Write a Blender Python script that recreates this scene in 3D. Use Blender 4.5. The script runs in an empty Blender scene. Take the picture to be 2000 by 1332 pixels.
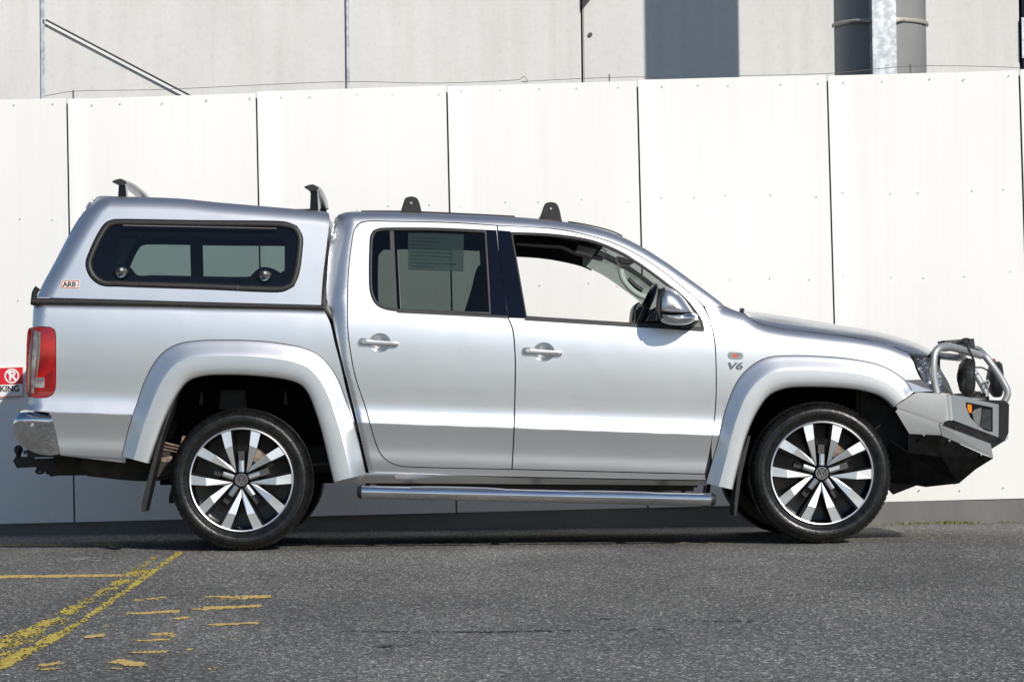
import bpy, bmesh, math, random
import numpy as np
from mathutils import Vector, Matrix
from mathutils.geometry import delaunay_2d_cdt
random.seed(7); rng = np.random.default_rng(11)
scene = bpy.context.scene
COL = scene.collection
# ------------------------------------------------------------------ camera
F = 5872.0                      # focal length in photograph pixels (2000 wide)
DIST = 16.0
ROLL = math.radians(0.64)
yc = Vector(((847-1000)/F, -(830-666)/F, -1.0)).normalized()
xc = Vector((math.cos(ROLL), math.sin(ROLL), 0)); xc = (xc - yc*xc.dot(yc)).normalized()
zc_ = xc.cross(yc)
RM = Matrix((xc, yc, zc_))      # camera -> world
def raydir(px, py): return RM @ Vector(((px-1000)/F, -(py-666)/F, -1.0))
_d = raydir(469, 1075); CAM = -_d*(DIST/_d.y)
def at(px, py, Y):
    d = raydir(px, py); return CAM + d*((Y-CAM.y)/d.y)
cd = bpy.data.cameras.new('camera'); cam = bpy.data.objects.new('camera', cd); COL.objects.link(cam)
cd.sensor_width = 36; cd.sensor_fit = 'HORIZONTAL'; cd.lens = 36*F/2000; cd.clip_end = 2000; cd.clip_start = 0.1
cam.matrix_world = Matrix.Translation(CAM) @ RM.to_4x4()
scene.camera = cam
# ------------------------------------------------------------------ sky and sun
SUN = Vector((0.54, -1.0, 0.66)).normalized()          # towards the sun
el = math.asin(SUN.z); az = math.atan2(SUN.x, SUN.y)
w = bpy.data.worlds.new('World'); scene.world = w; w.use_nodes = True
nt = w.node_tree; bg = nt.nodes['Background']
sky = nt.nodes.new('ShaderNodeTexSky'); sky.sky_type = 'NISHITA'; sky.sun_disc = False
sky.sun_elevation = el; sky.sun_rotation = az; sky.air_density = 1.0; sky.dust_density = 0.25; sky.ozone_density = 3.0
nt.links.new(sky.outputs[0], bg.inputs[0]); bg.inputs[1].default_value = 0.088
sd = bpy.data.lights.new('sun', 'SUN'); sd.energy = 3.9; sd.angle = math.radians(0.5); sd.color = (1.0, 0.94, 0.85)
so = bpy.data.objects.new('sun', sd); COL.objects.link(so); so.rotation_euler = SUN.to_track_quat('Z', 'Y').to_euler(); so.location = SUN*30
vs = scene.view_settings; vs.view_transform = 'Standard'; vs.look = 'None'; vs.gamma = 1; vs.use_curve_mapping = False; vs.exposure = 0.03

# ------------------------------------------------------------------ materials
def mat(name, col, rough=.5, metal=0, coat=0, spec=.5, **kw):
    m = bpy.data.materials.new(name); m.use_nodes = True
    b = m.node_tree.nodes['Principled BSDF']
    b.inputs['Base Color'].default_value = (*col, 1); b.inputs['Roughness'].default_value = rough
    b.inputs['Metallic'].default_value = metal; b.inputs['Coat Weight'].default_value = coat
    b.inputs['Coat Roughness'].default_value = .04; b.inputs['Specular IOR Level'].default_value = spec
    for k, v in kw.items(): b.inputs[k].default_value = v
    return m
def nodes(m): return m.node_tree.nodes, m.node_tree.links, m.node_tree.nodes['Principled BSDF']
def vary(m, c1, c2, scale, lo=.35, hi=.65, detail=4, stretch=(1,1,1), bump=0, bscale=None, rough=None):
    """procedural colour variation + optional bump on object coordinates"""
    n, l, b = nodes(m)
    tc = n.new('ShaderNodeTexCoord'); mp = n.new('ShaderNodeMapping'); mp.inputs['Scale'].default_value = stretch
    l.new(tc.outputs['Object'], mp.inputs[0])
    t = n.new('ShaderNodeTexNoise'); t.inputs['Scale'].default_value = scale; t.inputs['Detail'].default_value = detail
    l.new(mp.outputs[0], t.inputs[0])
    r = n.new('ShaderNodeValToRGB'); r.color_ramp.elements[0].position = lo; r.color_ramp.elements[1].position = hi
    r.color_ramp.elements[0].color = (*c1, 1); r.color_ramp.elements[1].color = (*c2, 1)
    l.new(t.outputs[0], r.inputs[0]); l.new(r.outputs[0], b.inputs['Base Color'])
    if rough:
        q = n.new('ShaderNodeMapRange'); q.inputs[3].default_value = rough[0]; q.inputs[4].default_value = rough[1]
        l.new(t.outputs[0], q.inputs[0]); l.new(q.outputs[0], b.inputs['Roughness'])
    if bump:
        t2 = n.new('ShaderNodeTexNoise'); t2.inputs['Scale'].default_value = bscale or scale; t2.inputs['Detail'].default_value = 4
        l.new(tc.outputs['Object'], t2.inputs[0])
        bp = n.new('ShaderNodeBump'); bp.inputs['Strength'].default_value = 1; bp.inputs['Distance'].default_value = bump
        l.new(t2.outputs[0], bp.inputs['Height']); l.new(bp.outputs[0], b.inputs['Normal'])
    return m
M = {}
M['paint'] = mat('silver_paint', (.70, .71, .73), .36, .92, .4)
vary(M['paint'], (.66, .672, .692), (.74, .752, .772), 700, .3, .7, 2)
n, l, b = nodes(M['paint']); tc = [q for q in n if q.type == 'TEX_COORD'][0]
wv = n.new('ShaderNodeTexNoise'); wv.inputs['Scale'].default_value = 2.2; wv.inputs['Detail'].default_value = 2; l.new(tc.outputs['Object'], wv.inputs[0])
fk = n.new('ShaderNodeTexNoise'); fk.inputs['Scale'].default_value = 420; fk.inputs['Detail'].default_value = 2; l.new(tc.outputs['Object'], fk.inputs[0])
b1 = n.new('ShaderNodeBump'); b1.inputs['Strength'].default_value = 1; b1.inputs['Distance'].default_value = .0035; l.new(wv.outputs[0], b1.inputs['Height'])
b2_ = n.new('ShaderNodeBump'); b2_.inputs['Strength'].default_value = 1; b2_.inputs['Distance'].default_value = .00012; l.new(fk.outputs[0], b2_.inputs['Height']); l.new(b1.outputs[0], b2_.inputs['Normal'])
l.new(b2_.outputs[0], b.inputs['Normal'])
M['barpaint'] = mat('bar_paint', (.40, .41, .42), .42, .6, .1)
vary(M['barpaint'], (.41, .42, .43), (.47, .48, .49), 260, .3, .7, 2)
M['black'] = vary(mat('black_plastic', (.012,)*3, .5), (.010, .010, .011), (.018, .018, .019), 60, rough=(.42, .6))
M['gloss'] = mat('gloss_black', (.003, .004, .007), .12, 0, 0, spec=.3)
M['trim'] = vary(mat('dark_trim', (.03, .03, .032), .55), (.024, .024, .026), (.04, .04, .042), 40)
M['applique'] = mat('pillar_applique', (.003, .0045, .011), .10, 0, 0, spec=.35)
M['liner'] = vary(mat('wheel_liner', (.010,)*3, .85, spec=.1), (.004, .004, .004), (.009, .009, .009), 18)
M['chassis'] = vary(mat('chassis_metal', (.02, .018, .016), .7), (.010, .010, .010), (.040, .032, .026), 14)
M['rust'] = vary(mat('dusty_metal', (.2, .15, .11), .7), (.10, .07, .05), (.30, .24, .19), 25)
M['chrome'] = mat('chrome', (.82, .83, .85), .06, 1)
M['steel'] = vary(mat('polished_steel', (.72, .72, .73), .12, 1), (.66, .66, .67), (.78, .78, .79), 30, stretch=(.1, 1, 1), rough=(.08, .18))
M['satin'] = mat('satin_silver', (.55, .56, .58), .3, .9)
M['rubber'] = vary(mat('tyre_rubber', (.008,)*3, .35, spec=.5), (.005, .005, .0055), (.012, .0117, .0115), 22, rough=(.22, .46), bump=.0012, bscale=70)
M['machined'] = mat('machined_alloy', (.84, .85, .87), .36, 1, .3)
M['alloyblack'] = mat('alloy_black', (.004, .004, .005), .25, 0, .15, spec=.3)
M['disc'] = mat('brake_disc', (.14, .13, .125), .45, .7)
M['lining'] = mat('headliner', (.045, .045, .048), .9)
M['interior'] = vary(mat('dark_interior', (.02, .02, .022), .75), (.016, .016, .018), (.026, .026, .028), 30)
M['greytrim'] = mat('grey_pillar_trim', (.42, .45, .44), .65)
M['sail'] = vary(mat('grey_plastic', (.16, .155, .15), .6), (.14, .135, .13), (.19, .185, .175), 80)
M['red'] = vary(mat('red_lens', (.50, .006, .008), .10, 0, .6), (.20, .0015, .003), (.44, .005, .006), 7, .35, .62, 3)
M['reddark'] = mat('dark_red_lens', (.22, .003, .005), .12, 0, 1)
M['clear'] = vary(mat('clear_lens', (.5, .52, .54), .12, .25, .8), (.20, .19, .19), (.44, .43, .43), 30)
M['amber'] = mat('amber_lens', (.75, .22, .01), .18, 0, 1)
M['white'] = mat('white_print', (.78, .78, .77), .5)
M['ink'] = mat('black_print', (.012, .012, .013), .5)
M['signred'] = mat('sign_red', (.62, .012, .022), .4)
M['badgepink'] = mat('badge_red', (.70, .10, .09), .35)
def glass(name, tint, f0=.05):
    m = bpy.data.materials.new(name); m.use_nodes = True; n = m.node_tree.nodes; l = m.node_tree.links
    n.remove(n['Principled BSDF']); out = n['Material Output']
    t = n.new('ShaderNodeBsdfTransparent'); t.inputs[0].default_value = (*tint, 1)
    g = n.new('ShaderNodeBsdfGlossy'); g.inputs['Roughness'].default_value = .02
    ge = n.new('ShaderNodeNewGeometry'); dt = n.new('ShaderNodeVectorMath'); dt.operation = 'DOT_PRODUCT'
    l.new(ge.outputs['Normal'], dt.inputs[0]); l.new(ge.outputs['Incoming'], dt.inputs[1])
    def mth(op, a, v=None):
        q = n.new('ShaderNodeMath'); q.operation = op; l.new(a, q.inputs[0])
        if v is not None: q.inputs[1].default_value = v
        return q.outputs[0]
    ab = mth('ABSOLUTE', dt.outputs['Value']); inv = n.new('ShaderNodeMath'); inv.operation = 'SUBTRACT'; inv.inputs[0].default_value = 1; l.new(ab, inv.inputs[1])
    fr = mth('ADD', mth('MULTIPLY', mth('POWER', inv.outputs[0], 5), .95), .04)
    mx = n.new('ShaderNodeMixShader'); l.new(fr, mx.inputs[0]); l.new(t.outputs[0], mx.inputs[1]); l.new(g.outputs[0], mx.inputs[2])
    l.new(mx.outputs[0], out.inputs[0]); return m
M['tint'] = glass('tinted_glass', (.34, .38, .36))
M['cantint'] = glass('canopy_glass', (.40, .48, .47))
M['screen'] = glass('windscreen_glass', (.80, .86, .84))
M['lampglass'] = glass('lamp_glass', (.9, .92, .93))
def sheet(name, tint, col, f):
    m = bpy.data.materials.new(name); m.use_nodes = True; n = m.node_tree.nodes; l = m.node_tree.links
    b = n['Principled BSDF']; b.inputs['Base Color'].default_value = (*col, 1); b.inputs['Roughness'].default_value = .7
    t = n.new('ShaderNodeBsdfTransparent'); t.inputs[0].default_value = (*tint, 1)
    tc = n.new('ShaderNodeTexCoord'); no = n.new('ShaderNodeTexNoise'); no.inputs['Scale'].default_value = 30; l.new(tc.outputs['Object'], no.inputs[0])
    mr = n.new('ShaderNodeMapRange'); mr.inputs[3].default_value = f-.08; mr.inputs[4].default_value = f+.08; l.new(no.outputs[0], mr.inputs[0])
    mx = n.new('ShaderNodeMixShader'); l.new(mr.outputs[0], mx.inputs[0]); l.new(t.outputs[0], mx.inputs[1]); l.new(b.outputs[0], mx.inputs[2])
    l.new(mx.outputs[0], n['Material Output'].inputs[0]); return m
M['paper'] = sheet('paper_sheet', (.45, .52, .51), (.30, .38, .38), .6)
M['print'] = sheet('faded_print', (.7, .74, .74), (.16, .21, .22), .35)
M['darkchrome'] = mat('badge_chrome', (.22, .23, .25), .25, .8)
# fence, concrete, ground
M['panel'] = vary(mat('white_panel', (.76, .755, .735), .45, spec=.35), (.772, .770, .754), (.802, .800, .786), .7, detail=6, bump=.003, bscale=1.1)
n, l, b = nodes(M['panel']); rp_ = [q for q in n if q.type == 'VALTORGB'][0]; tc = [q for q in n if q.type == 'TEX_COORD'][0]
mp = n.new('ShaderNodeMapping'); mp.inputs['Scale'].default_value = (14, 14, .5); l.new(tc.outputs['Object'], mp.inputs[0])
st_ = n.new('ShaderNodeTexNoise'); st_.inputs['Scale'].default_value = 1; st_.inputs['Detail'].default_value = 6; l.new(mp.outputs[0], st_.inputs[0])
sr = n.new('ShaderNodeValToRGB'); sr.color_ramp.elements[0].position = .25; sr.color_ramp.elements[1].position = .48
sr.color_ramp.elements[0].color = (.965, .96, .95, 1); sr.color_ramp.elements[1].color = (1, 1, 1, 1); l.new(st_.outputs[0], sr.inputs[0])
sm_ = n.new('ShaderNodeMix'); sm_.data_type = 'RGBA'; sm_.blend_type = 'MULTIPLY'; sm_.inputs[0].default_value = 1
l.new(rp_.outputs[0], sm_.inputs[6]); l.new(sr.outputs[0], sm_.inputs[7]); l.new(sm_.outputs[2], b.inputs['Base Color'])
M['screw'] = mat('screw_head', (.55, .54, .51), .5)
M['scuff'] = vary(mat('pale_scuff', (.3, .3, .29), .8), (.22, .22, .215), (.36, .355, .34), 30)
M['crack'] = mat('tar_line', (.035, .035, .035), .8)
def concrete(name, c1, c2):
    m = vary(mat(name, c2, .85, spec=.2), c1, c2, 1.6, .3, .7, 8, (1, 1, .55))
    n, l, b = nodes(m); ramp = [x for x in n if x.type == 'VALTORGB'][0]
    tc = [x for x in n if x.type == 'TEX_COORD'][0]
    s = n.new('ShaderNodeTexNoise'); s.inputs['Scale'].default_value = 34; s.inputs['Detail'].default_value = 6; l.new(tc.outputs['Object'], s.inputs[0])
    r2 = n.new('ShaderNodeValToRGB'); r2.color_ramp.elements[0].position = .28; r2.color_ramp.elements[1].position = .5
    r2.color_ramp.elements[0].color = (.94, .938, .932, 1); r2.color_ramp.elements[1].color = (1, 1, 1, 1); l.new(s.outputs[0], r2.inputs[0])
    # vertical run-off streaks
    mp = n.new('ShaderNodeMapping'); mp.inputs['Scale'].default_value = (9, 9, .35); l.new(tc.outputs['Object'], mp.inputs[0])
    s3 = n.new('ShaderNodeTexNoise'); s3.inputs['Scale'].default_value = 1.0; s3.inputs['Detail'].default_value = 5; l.new(mp.outputs[0], s3.inputs[0])
    r3 = n.new('ShaderNodeValToRGB'); r3.color_ramp.elements[0].position = .30; r3.color_ramp.elements[1].position = .55
    r3.color_ramp.elements[0].color = (.93, .925, .91, 1); r3.color_ramp.elements[1].color = (1, 1, 1, 1); l.new(s3.outputs[0], r3.inputs[0])
    a = n.new('ShaderNodeMix'); a.data_type = 'RGBA'; a.blend_type = 'MULTIPLY'; a.inputs[0].default_value = 1
    l.new(ramp.outputs[0], a.inputs[6]); l.new(r2.outputs[0], a.inputs[7])
    a2 = n.new('ShaderNodeMix'); a2.data_type = 'RGBA'; a2.blend_type = 'MULTIPLY'; a2.inputs[0].default_value = 1
    l.new(a.outputs[2], a2.inputs[6]); l.new(r3.outputs[0], a2.inputs[7]); l.new(a2.outputs[2], b.inputs['Base Color'])
    bp = n.new('ShaderNodeBump'); bp.inputs['Distance'].default_value = .0006; l.new(s.outputs[0], bp.inputs['Height']); l.new(bp.outputs[0], b.inputs['Normal'])
    return m
M['concrete'] = concrete('precast_concrete', (.64, .637, .625), (.72, .717, .705))
M['plinth'] = concrete('plinth_concrete', (.14, .14, .138), (.20, .20, .195))
M['mortar'] = mat('joint_sealant', (.10, .10, .10), .9)
M['galv'] = vary(mat('galvanised_steel', (.55, .58, .6), .42, .55), (.44, .47, .50), (.66, .69, .72), 22, .4, .6, 3)
M['column'] = vary(mat('painted_column', (.10, .10, .105), .5), (.21, .21, .212), (.25, .25, .253), 5, stretch=(1, 1, .2))
M['strap'] = mat('strap_metal', (.45, .43, .38), .5, .3)
M['wire'] = mat('shadow_strip_dark', (.12, .12, .12), .6, .5)
M['moss'] = vary(mat('moss', (.09, .10, .03), .9), (.10, .11, .03), (.30, .28, .10), 30)
m = M['asphalt'] = mat('asphalt', (.09, .09, .09), .75, spec=.2)
n, l, b = nodes(m)
tc = n.new('ShaderNodeTexCoord')
v = n.new('ShaderNodeTexVoronoi'); v.inputs['Scale'].default_value = 120; l.new(tc.outputs['Object'], v.inputs[0])
sp = n.new('ShaderNodeSeparateColor'); l.new(v.outputs['Color'], sp.inputs[0])
r = n.new('ShaderNodeValToRGB'); e = r.color_ramp.elements
e[0].position = 0; e[0].color = (.060, .0592, .057, 1); e[1].position = 1; e[1].color = (.50, .493, .47, 1)
x_ = e.new(.55); x_.color = (.135, .133, .127, 1); x_ = e.new(.85); x_.color = (.215, .211, .203, 1)
l.new(sp.outputs[0], r.inputs[0])
mp = n.new('ShaderNodeMapping'); mp.inputs['Scale'].default_value = (1, .30, 1); l.new(tc.outputs['Object'], mp.inputs[0])
big = n.new('ShaderNodeTexNoise'); big.inputs['Scale'].default_value = 1.1; big.inputs['Detail'].default_value = 6; big.inputs['Roughness'].default_value = .6
l.new(mp.outputs[0], big.inputs[0])
r2 = n.new('ShaderNodeValToRGB'); r2.color_ramp.elements[0].position = .32; r2.color_ramp.elements[1].position = .70
r2.color_ramp.elements[0].color = (.70, .695, .68, 1); r2.color_ramp.elements[1].color = (1.32, 1.305, 1.265, 1); l.new(big.outputs[0], r2.inputs[0])
a = n.new('ShaderNodeMix'); a.data_type = 'RGBA'; a.blend_type = 'MULTIPLY'; a.inputs[0].default_value = 1
l.new(r.outputs[0], a.inputs[6]); l.new(r2.outputs[0], a.inputs[7]); l.new(a.outputs[2], b.inputs['Base Color'])
M['yellow'] = vary(mat('worn_yellow_paint', (.5, .36, .03), .7), (.46, .34, .04), (.66, .52, .09), 25)
M['orange'] = vary(mat('old_orange_paint', (.5, .30, .07), .7), (.56, .38, .09), (.72, .52, .17), 25)

# ------------------------------------------------------------------ helpers
def link(name, me, material, parent=None, smooth=True):
    o = bpy.data.objects.new(name, me); COL.objects.link(o)
    if material: me.materials.append(M[material] if isinstance(material, str) else material)
    if parent: o.parent = parent
    return o
def raw(name, verts, faces, material, parent=None, smooth=False, sharp=35):
    me = bpy.data.meshes.new(name); me.from_pydata([tuple(v) for v in verts], [], faces); me.validate()
    bm = bmesh.new(); bm.from_mesh(me); bmesh.ops.recalc_face_normals(bm, faces=bm.faces)
    if smooth:
        for f in bm.faces: f.smooth = True
        for ed in bm.edges:
            if len(ed.link_faces) == 2 and ed.calc_face_angle(0) > math.radians(sharp): ed.smooth = False
    bm.to_mesh(me); bm.free()
    return link(name, me, material, parent)
def tag(o, label=None, cat=None, group=None, kind=None):
    if label: o['label'] = label
    if cat: o['category'] = cat
    if group: o['group'] = group
    if kind: o['kind'] = kind
    return o
def empty(name, loc=(0, 0, 0)):
    o = bpy.data.objects.new(name, None); o.location = loc; o.empty_display_size = .1; COL.objects.link(o); return o
WID = 1.95
def mirror(o, name=None, material=None, parent=None):
    """far-side twin of a near-side part (reflected across the truck's centre plane)"""
    me = o.data.copy(); n = len(me.vertices)
    co = np.empty(n*3, np.float32); me.vertices.foreach_get('co', co); co = co.reshape(-1, 3)
    co[:, 1] = WID - co[:, 1]
    cn = None
    if me.has_custom_normals:
        cn = np.empty(len(me.loops)*3, np.float32); me.corner_normals.foreach_get('vector', cn); cn = cn.reshape(-1, 3)
        li = np.empty(len(me.loops), np.int32); me.loops.foreach_get('vertex_index', li)
        vn = np.zeros((n, 3), np.float32); vn[li] = cn; vn[:, 1] *= -1
    me.vertices.foreach_set('co', co.ravel()); me.flip_normals(); me.update()
    if cn is not None: me.normals_split_custom_set_from_vertices([tuple(q) for q in vn])
    if material: me.materials.clear()
    return link(name or o.name.split('.')[0], me, material, parent or o.parent)
def resample(pts, step):
    out = []
    for i in range(len(pts)-1):
        a, b = Vector(pts[i]), Vector(pts[i+1]); k = max(1, int(math.ceil((b-a).length/step)))
        for j in range(k): out.append(a.lerp(b, j/k))
    out.append(Vector(pts[-1])); return out
def spline(pts, closed=False, corner=38, sub=8):
    """Catmull-Rom through 2D/3D points; vertices that turn sharply stay corners"""
    P = [Vector(p) for p in pts]; n = len(P)
    def turn(i):
        if not closed and (i == 0 or i == n-1): return 999
        a = (P[i]-P[i-1]); b = (P[(i+1) % n]-P[i])
        if a.length < 1e-9 or b.length < 1e-9: return 0
        return math.degrees(a.angle(b))
    sharp = [turn(i) > corner for i in range(n)]
    out = []
    for i in range(n if closed else n-1):
        p1, p2 = P[i], P[(i+1) % n]
        L = (p2-p1).length
        def tang(k, other):
            if sharp[k]: return None
            a, b = P[k-1], P[(k+1) % n]; la = (P[k]-a).length; lb = (b-P[k]).length
            return ((P[k]-a)/la + (b-P[k])/lb)*.5*min(L, 1.6*min(la, lb))
        m1 = tang(i, 1); m2 = tang((i+1) % n, 0)
        if m1 is None and m2 is None: k = 1
        else: k = sub
        if m1 is None: m1 = (p2-p1)*1.5 - m2*.5 if m2 is not None else p2-p1
        if m2 is None: m2 = (p2-p1)*1.5 - m1*.5
        for j in range(k):
            t = j/k; t2 = t*t; t3 = t2*t
            out.append(p1*(2*t3-3*t2+1) + m1*(t3-2*t2+t) + p2*(-2*t3+3*t2) + m2*(t3-t2))
    if not closed: out.append(P[-1])
    return out
def area2(p): return sum(p[i][0]*p[(i+1) % len(p)][1]-p[(i+1) % len(p)][0]*p[i][1] for i in range(len(p)))/2
def offset2(p, d):
    """move a closed 2D polygon inwards by d"""
    s = 1 if area2(p) > 0 else -1; n = len(p); out = []
    for i in range(n):
        a, b, c = Vector(p[i-1]), Vector(p[i]), Vector(p[(i+1) % n])
        u = (b-a); v_ = (c-b)
        if u.length < 1e-9: u = v_
        if v_.length < 1e-9: v_ = u
        u.normalize(); v_.normalize()
        n1 = Vector((-u.y, u.x))*s; n2 = Vector((-v_.y, v_.x))*s; q = n1+n2
        if q.length < .2: out.append(b+n1*d); continue
        q.normalize(); out.append(b + q*(d/max(.45, q.dot(n1))))
    return out
def inside(pts, poly):
    x = pts[:, 0]; y = pts[:, 1]; r_ = np.zeros(len(pts), bool); n = len(poly)
    for i in range(n):
        x1, y1 = poly[i-1][0], poly[i-1][1]; x2, y2 = poly[i][0], poly[i][1]
        if y1 == y2: continue
        c = ((y1 > y) != (y2 > y)) & (x < (x2-x1)*(y-y1)/(y2-y1)+x1); r_ ^= c
    return r_
def dist_poly(X, Z, line):
    """distance of arrays X, Z to an open polyline"""
    best = np.full(np.shape(X), 1e9)
    for i in range(len(line)-1):
        ax, az_ = line[i][0], line[i][1]; bx, bz = line[i+1][0], line[i+1][1]
        dx, dz = bx-ax, bz-az_; L2 = dx*dx+dz*dz
        t = np.clip(((X-ax)*dx+(Z-az_)*dz)/L2, 0, 1)
        best = np.minimum(best, np.hypot(X-ax-t*dx, Z-az_-t*dz))
    return best
def sh(line, dx, dz): return [(p[0]+dx, p[1]+dz) for p in line]
def wl(px, Y=0.05, closed=False, sp=True):
    q = [(at(a, b_, Y).x, at(a, b_, Y).z) for a, b_ in px]
    return [tuple(v) for v in spline(q, closed)] if sp else q
def onto(px, S):
    """photograph outline -> (X, Z) on the surface Y = S(X, Z)"""
    out = []
    for a, b_ in px:
        Y = .06
        for _ in range(6):
            p = at(a, b_, Y); Y = float(S(np.array([p.x]), np.array([p.z]))[0]); Y = min(max(Y, -.2), .5)
        p = at(a, b_, Y); out.append((p.x, p.z))
    return out
def panel(name, px, S, material, parent, holes=(), gap=.0025, flange=.018, step=.02, extra=(), world=False, corner=38, far=True, smooth_outline=True):
    out = px if world else onto(px, S)
    if smooth_outline: out = spline(out, True, corner)
    out = offset2(out, gap) if gap else [Vector(p) for p in out]
    def dens(p): return [v_ for v_ in resample(list(p)+[p[0]], step*.8)][:-1]
    loops = [dens(out)]
    for h in holes:
        hh = spline(onto(h, S), True, corner); loops.append(dens(offset2(hh, -gap)))
    P = []; E = []
    for lp in loops:
        s = len(P); P += [(v_[0], v_[1]) for v_ in lp]; E += [(s+i, s+(i+1) % len(lp)) for i in range(len(lp))]
    A = np.array(P); x0, z0 = A.min(0); x1, z1 = A.max(0)
    gx, gz = np.meshgrid(np.arange(x0+step/2, x1, step), np.arange(z0+step/2, z1, step))
    gx = gx + (np.arange(gx.shape[0]) % 2)[:, None]*step*.5
    G = np.stack([gx.ravel(), gz.ravel()], 1)
    for ln in extra:
        for q in resample(ln, step): G = np.vstack([G, [[q[0], q[1]]]])
    keep = inside(G, loops[0])
    for lp in loops[1:]: keep &= ~inside(G, lp)
    G = G[keep]
    d = np.full(len(G), 1e9)
    for lp in loops: d = np.minimum(d, dist_poly(G[:, 0], G[:, 1], list(lp)+[lp[0]]))
    G = G[d > step*.35]
    V = [Vector(p) for p in P] + [Vector((float(a), float(b_))) for a, b_ in G]
    r_ = delaunay_2d_cdt(V, E, [], 0, 1e-7)
    vv = np.array([tuple(q) for q in r_[0]]); T = np.array([f for f in r_[2] if len(f) == 3])
    c = vv[T].mean(1); ok = inside(c, loops[0])
    for lp in loops[1:]: ok &= ~inside(c, lp)
    T = T[ok]
    a, b_, c_ = vv[T[:, 0]], vv[T[:, 1]], vv[T[:, 2]]
    cr = (b_[:, 0]-a[:, 0])*(c_[:, 1]-a[:, 1])-(b_[:, 1]-a[:, 1])*(c_[:, 0]-a[:, 0])
    T[cr < 0] = T[cr < 0][:, ::-1]                       # counter-clockwise in X,Z -> faces -Y
    X, Z = vv[:, 0], vv[:, 1]; Y = S(X, Z); hh = .003
    gX = (S(X+hh, Z)-S(X-hh, Z))/(2*hh); gZ = (S(X, Z+hh)-S(X, Z-hh))/(2*hh)
    N = np.stack([gX, -np.ones_like(gX), gZ], 1); N /= np.linalg.norm(N, axis=1)[:, None]
    verts = np.stack([X, Y, Z], 1)
    # boundary flange turned inwards
    cnt = {}
    for t in T:
        for i in range(3):
            k = (int(t[i]), int(t[(i+1) % 3])); cnt[k] = 1
    bnd = [k for k in cnt if (k[1], k[0]) not in cnt]
    idx = {}; ev = []; en = []; ef = []
    base = len(verts); nrm2 = {}
    for a_, b2 in bnd:
        dx, dz = X[b2]-X[a_], Z[b2]-Z[a_]; L = math.hypot(dx, dz)+1e-12
        for k in (a_, b2):
            q = nrm2.setdefault(k, [0, 0]); q[0] += dz/L; q[1] += -dx/L
    for k, q in nrm2.items():
        idx[k] = base+len(ev); L = math.hypot(*q)+1e-12
        nn = (q[0]/L, 0, q[1]/L)
        ev += [(X[k], Y[k], Z[k]), (X[k]+0*nn[0], Y[k]+flange, Z[k])]; en += [nn, nn]
    for a_, b2 in bnd:
        ia, ib = idx[a_], idx[b2]; ef.append((ia, ia+1, ib+1, ib))
    verts = np.vstack([verts, np.array(ev)]); N = np.vstack([N, np.array(en)])
    me = bpy.data.meshes.new(name); me.from_pydata([tuple(q) for q in verts], [], [tuple(map(int, t)) for t in T]+ef)
    me.polygons.foreach_set('use_smooth', [True]*len(me.polygons)); me.update()
    me.normals_split_custom_set_from_vertices([tuple(q) for q in N])
    o = link(name, me, material, parent)
    if far: mirror(o)
    return o
def tube(name, pts, rad, material, parent, seg=12, cap=True, sp=True, sub=6, squash=None):
    P = spline(pts, False, 170, sub) if sp else [Vector(p) for p in pts]
    n = len(P); R_ = rad if isinstance(rad, (list, tuple)) else None
    verts = []; faces = []; up = Vector((0, 0, 1))
    for i, p in enumerate(P):
        t = (P[min(i+1, n-1)]-P[max(i-1, 0)]).normalized()
        if i == 0:
            up = Vector((0, 0, 1)) if abs(t.z) < .9 else Vector((0, 1, 0))
        u = (up - t*up.dot(t)).normalized(); s = t.cross(u); up = u
        r_ = rad if not R_ else R_[0]+(R_[1]-R_[0])*i/(n-1)
        for k in range(seg):
            a_ = 2*math.pi*k/seg; q = (squash or (1, 1))
            verts.append(p + u*math.sin(a_)*r_*q[1] + s*math.cos(a_)*r_*q[0])
    for i in range(n-1):
        for k in range(seg):
            faces.append((i*seg+k, i*seg+(k+1) % seg, (i+1)*seg+(k+1) % seg, (i+1)*seg+k))
    if cap: faces.append(tuple(range(seg))); faces.append(tuple((n-1)*seg+k for k in range(seg)))
    return raw(name, verts, faces, material, parent, True, 50)
def box(name, lo, hi, material, parent, bev=0):
    bm = bmesh.new(); bmesh.ops.create_cube(bm, size=1)
    for v_ in bm.verts: v_.co = Vector([(lo[i]+hi[i])/2+v_.co[i]*(hi[i]-lo[i]) for i in range(3)])
    if bev: bmesh.ops.bevel(bm, geom=bm.edges[:], offset=bev, segments=2, affect='EDGES')
    me = bpy.data.meshes.new(name); bm.to_mesh(me); bm.free(); return link(name, me, material, parent)
def prism(name, poly, y0, y1, material, parent, bev=0, smooth=False):
    """closed polygon in X,Z given depth from y0 (camera side) to y1"""
    n = len(poly); bm = bmesh.new()
    A = [bm.verts.new((p[0], y0, p[1])) for p in poly]; B = [bm.verts.new((p[0], y1, p[1])) for p in poly]
    f1 = bm.faces.new(A); f2 = bm.faces.new(B)
    for i in range(n): bm.faces.new((A[i], A[(i+1) % n], B[(i+1) % n], B[i]))
    bmesh.ops.recalc_face_normals(bm, faces=bm.faces)
    if bev:
        bmesh.ops.bevel(bm, geom=[e_ for e_ in bm.edges if f1 in e_.link_faces], offset=bev, segments=2, affect='EDGES')
    if smooth:
        for f_ in bm.faces: f_.smooth = True
        for e_ in bm.edges:
            if len(e_.link_faces) == 2 and e_.calc_face_angle(0) > math.radians(40): e_.smooth = False
    me = bpy.data.meshes.new(name); bm.to_mesh(me); bm.free(); return link(name, me, material, parent)
def pxprism(name, px, y0, y1, material, parent, bev=0, sp=False, corner=38):
    q = wl(px, y0, True, False)
    if sp: q = [tuple(v_) for v_ in spline(q, True, corner)]
    return prism(name, q, y0, y1, material, parent, bev, sp)
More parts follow.
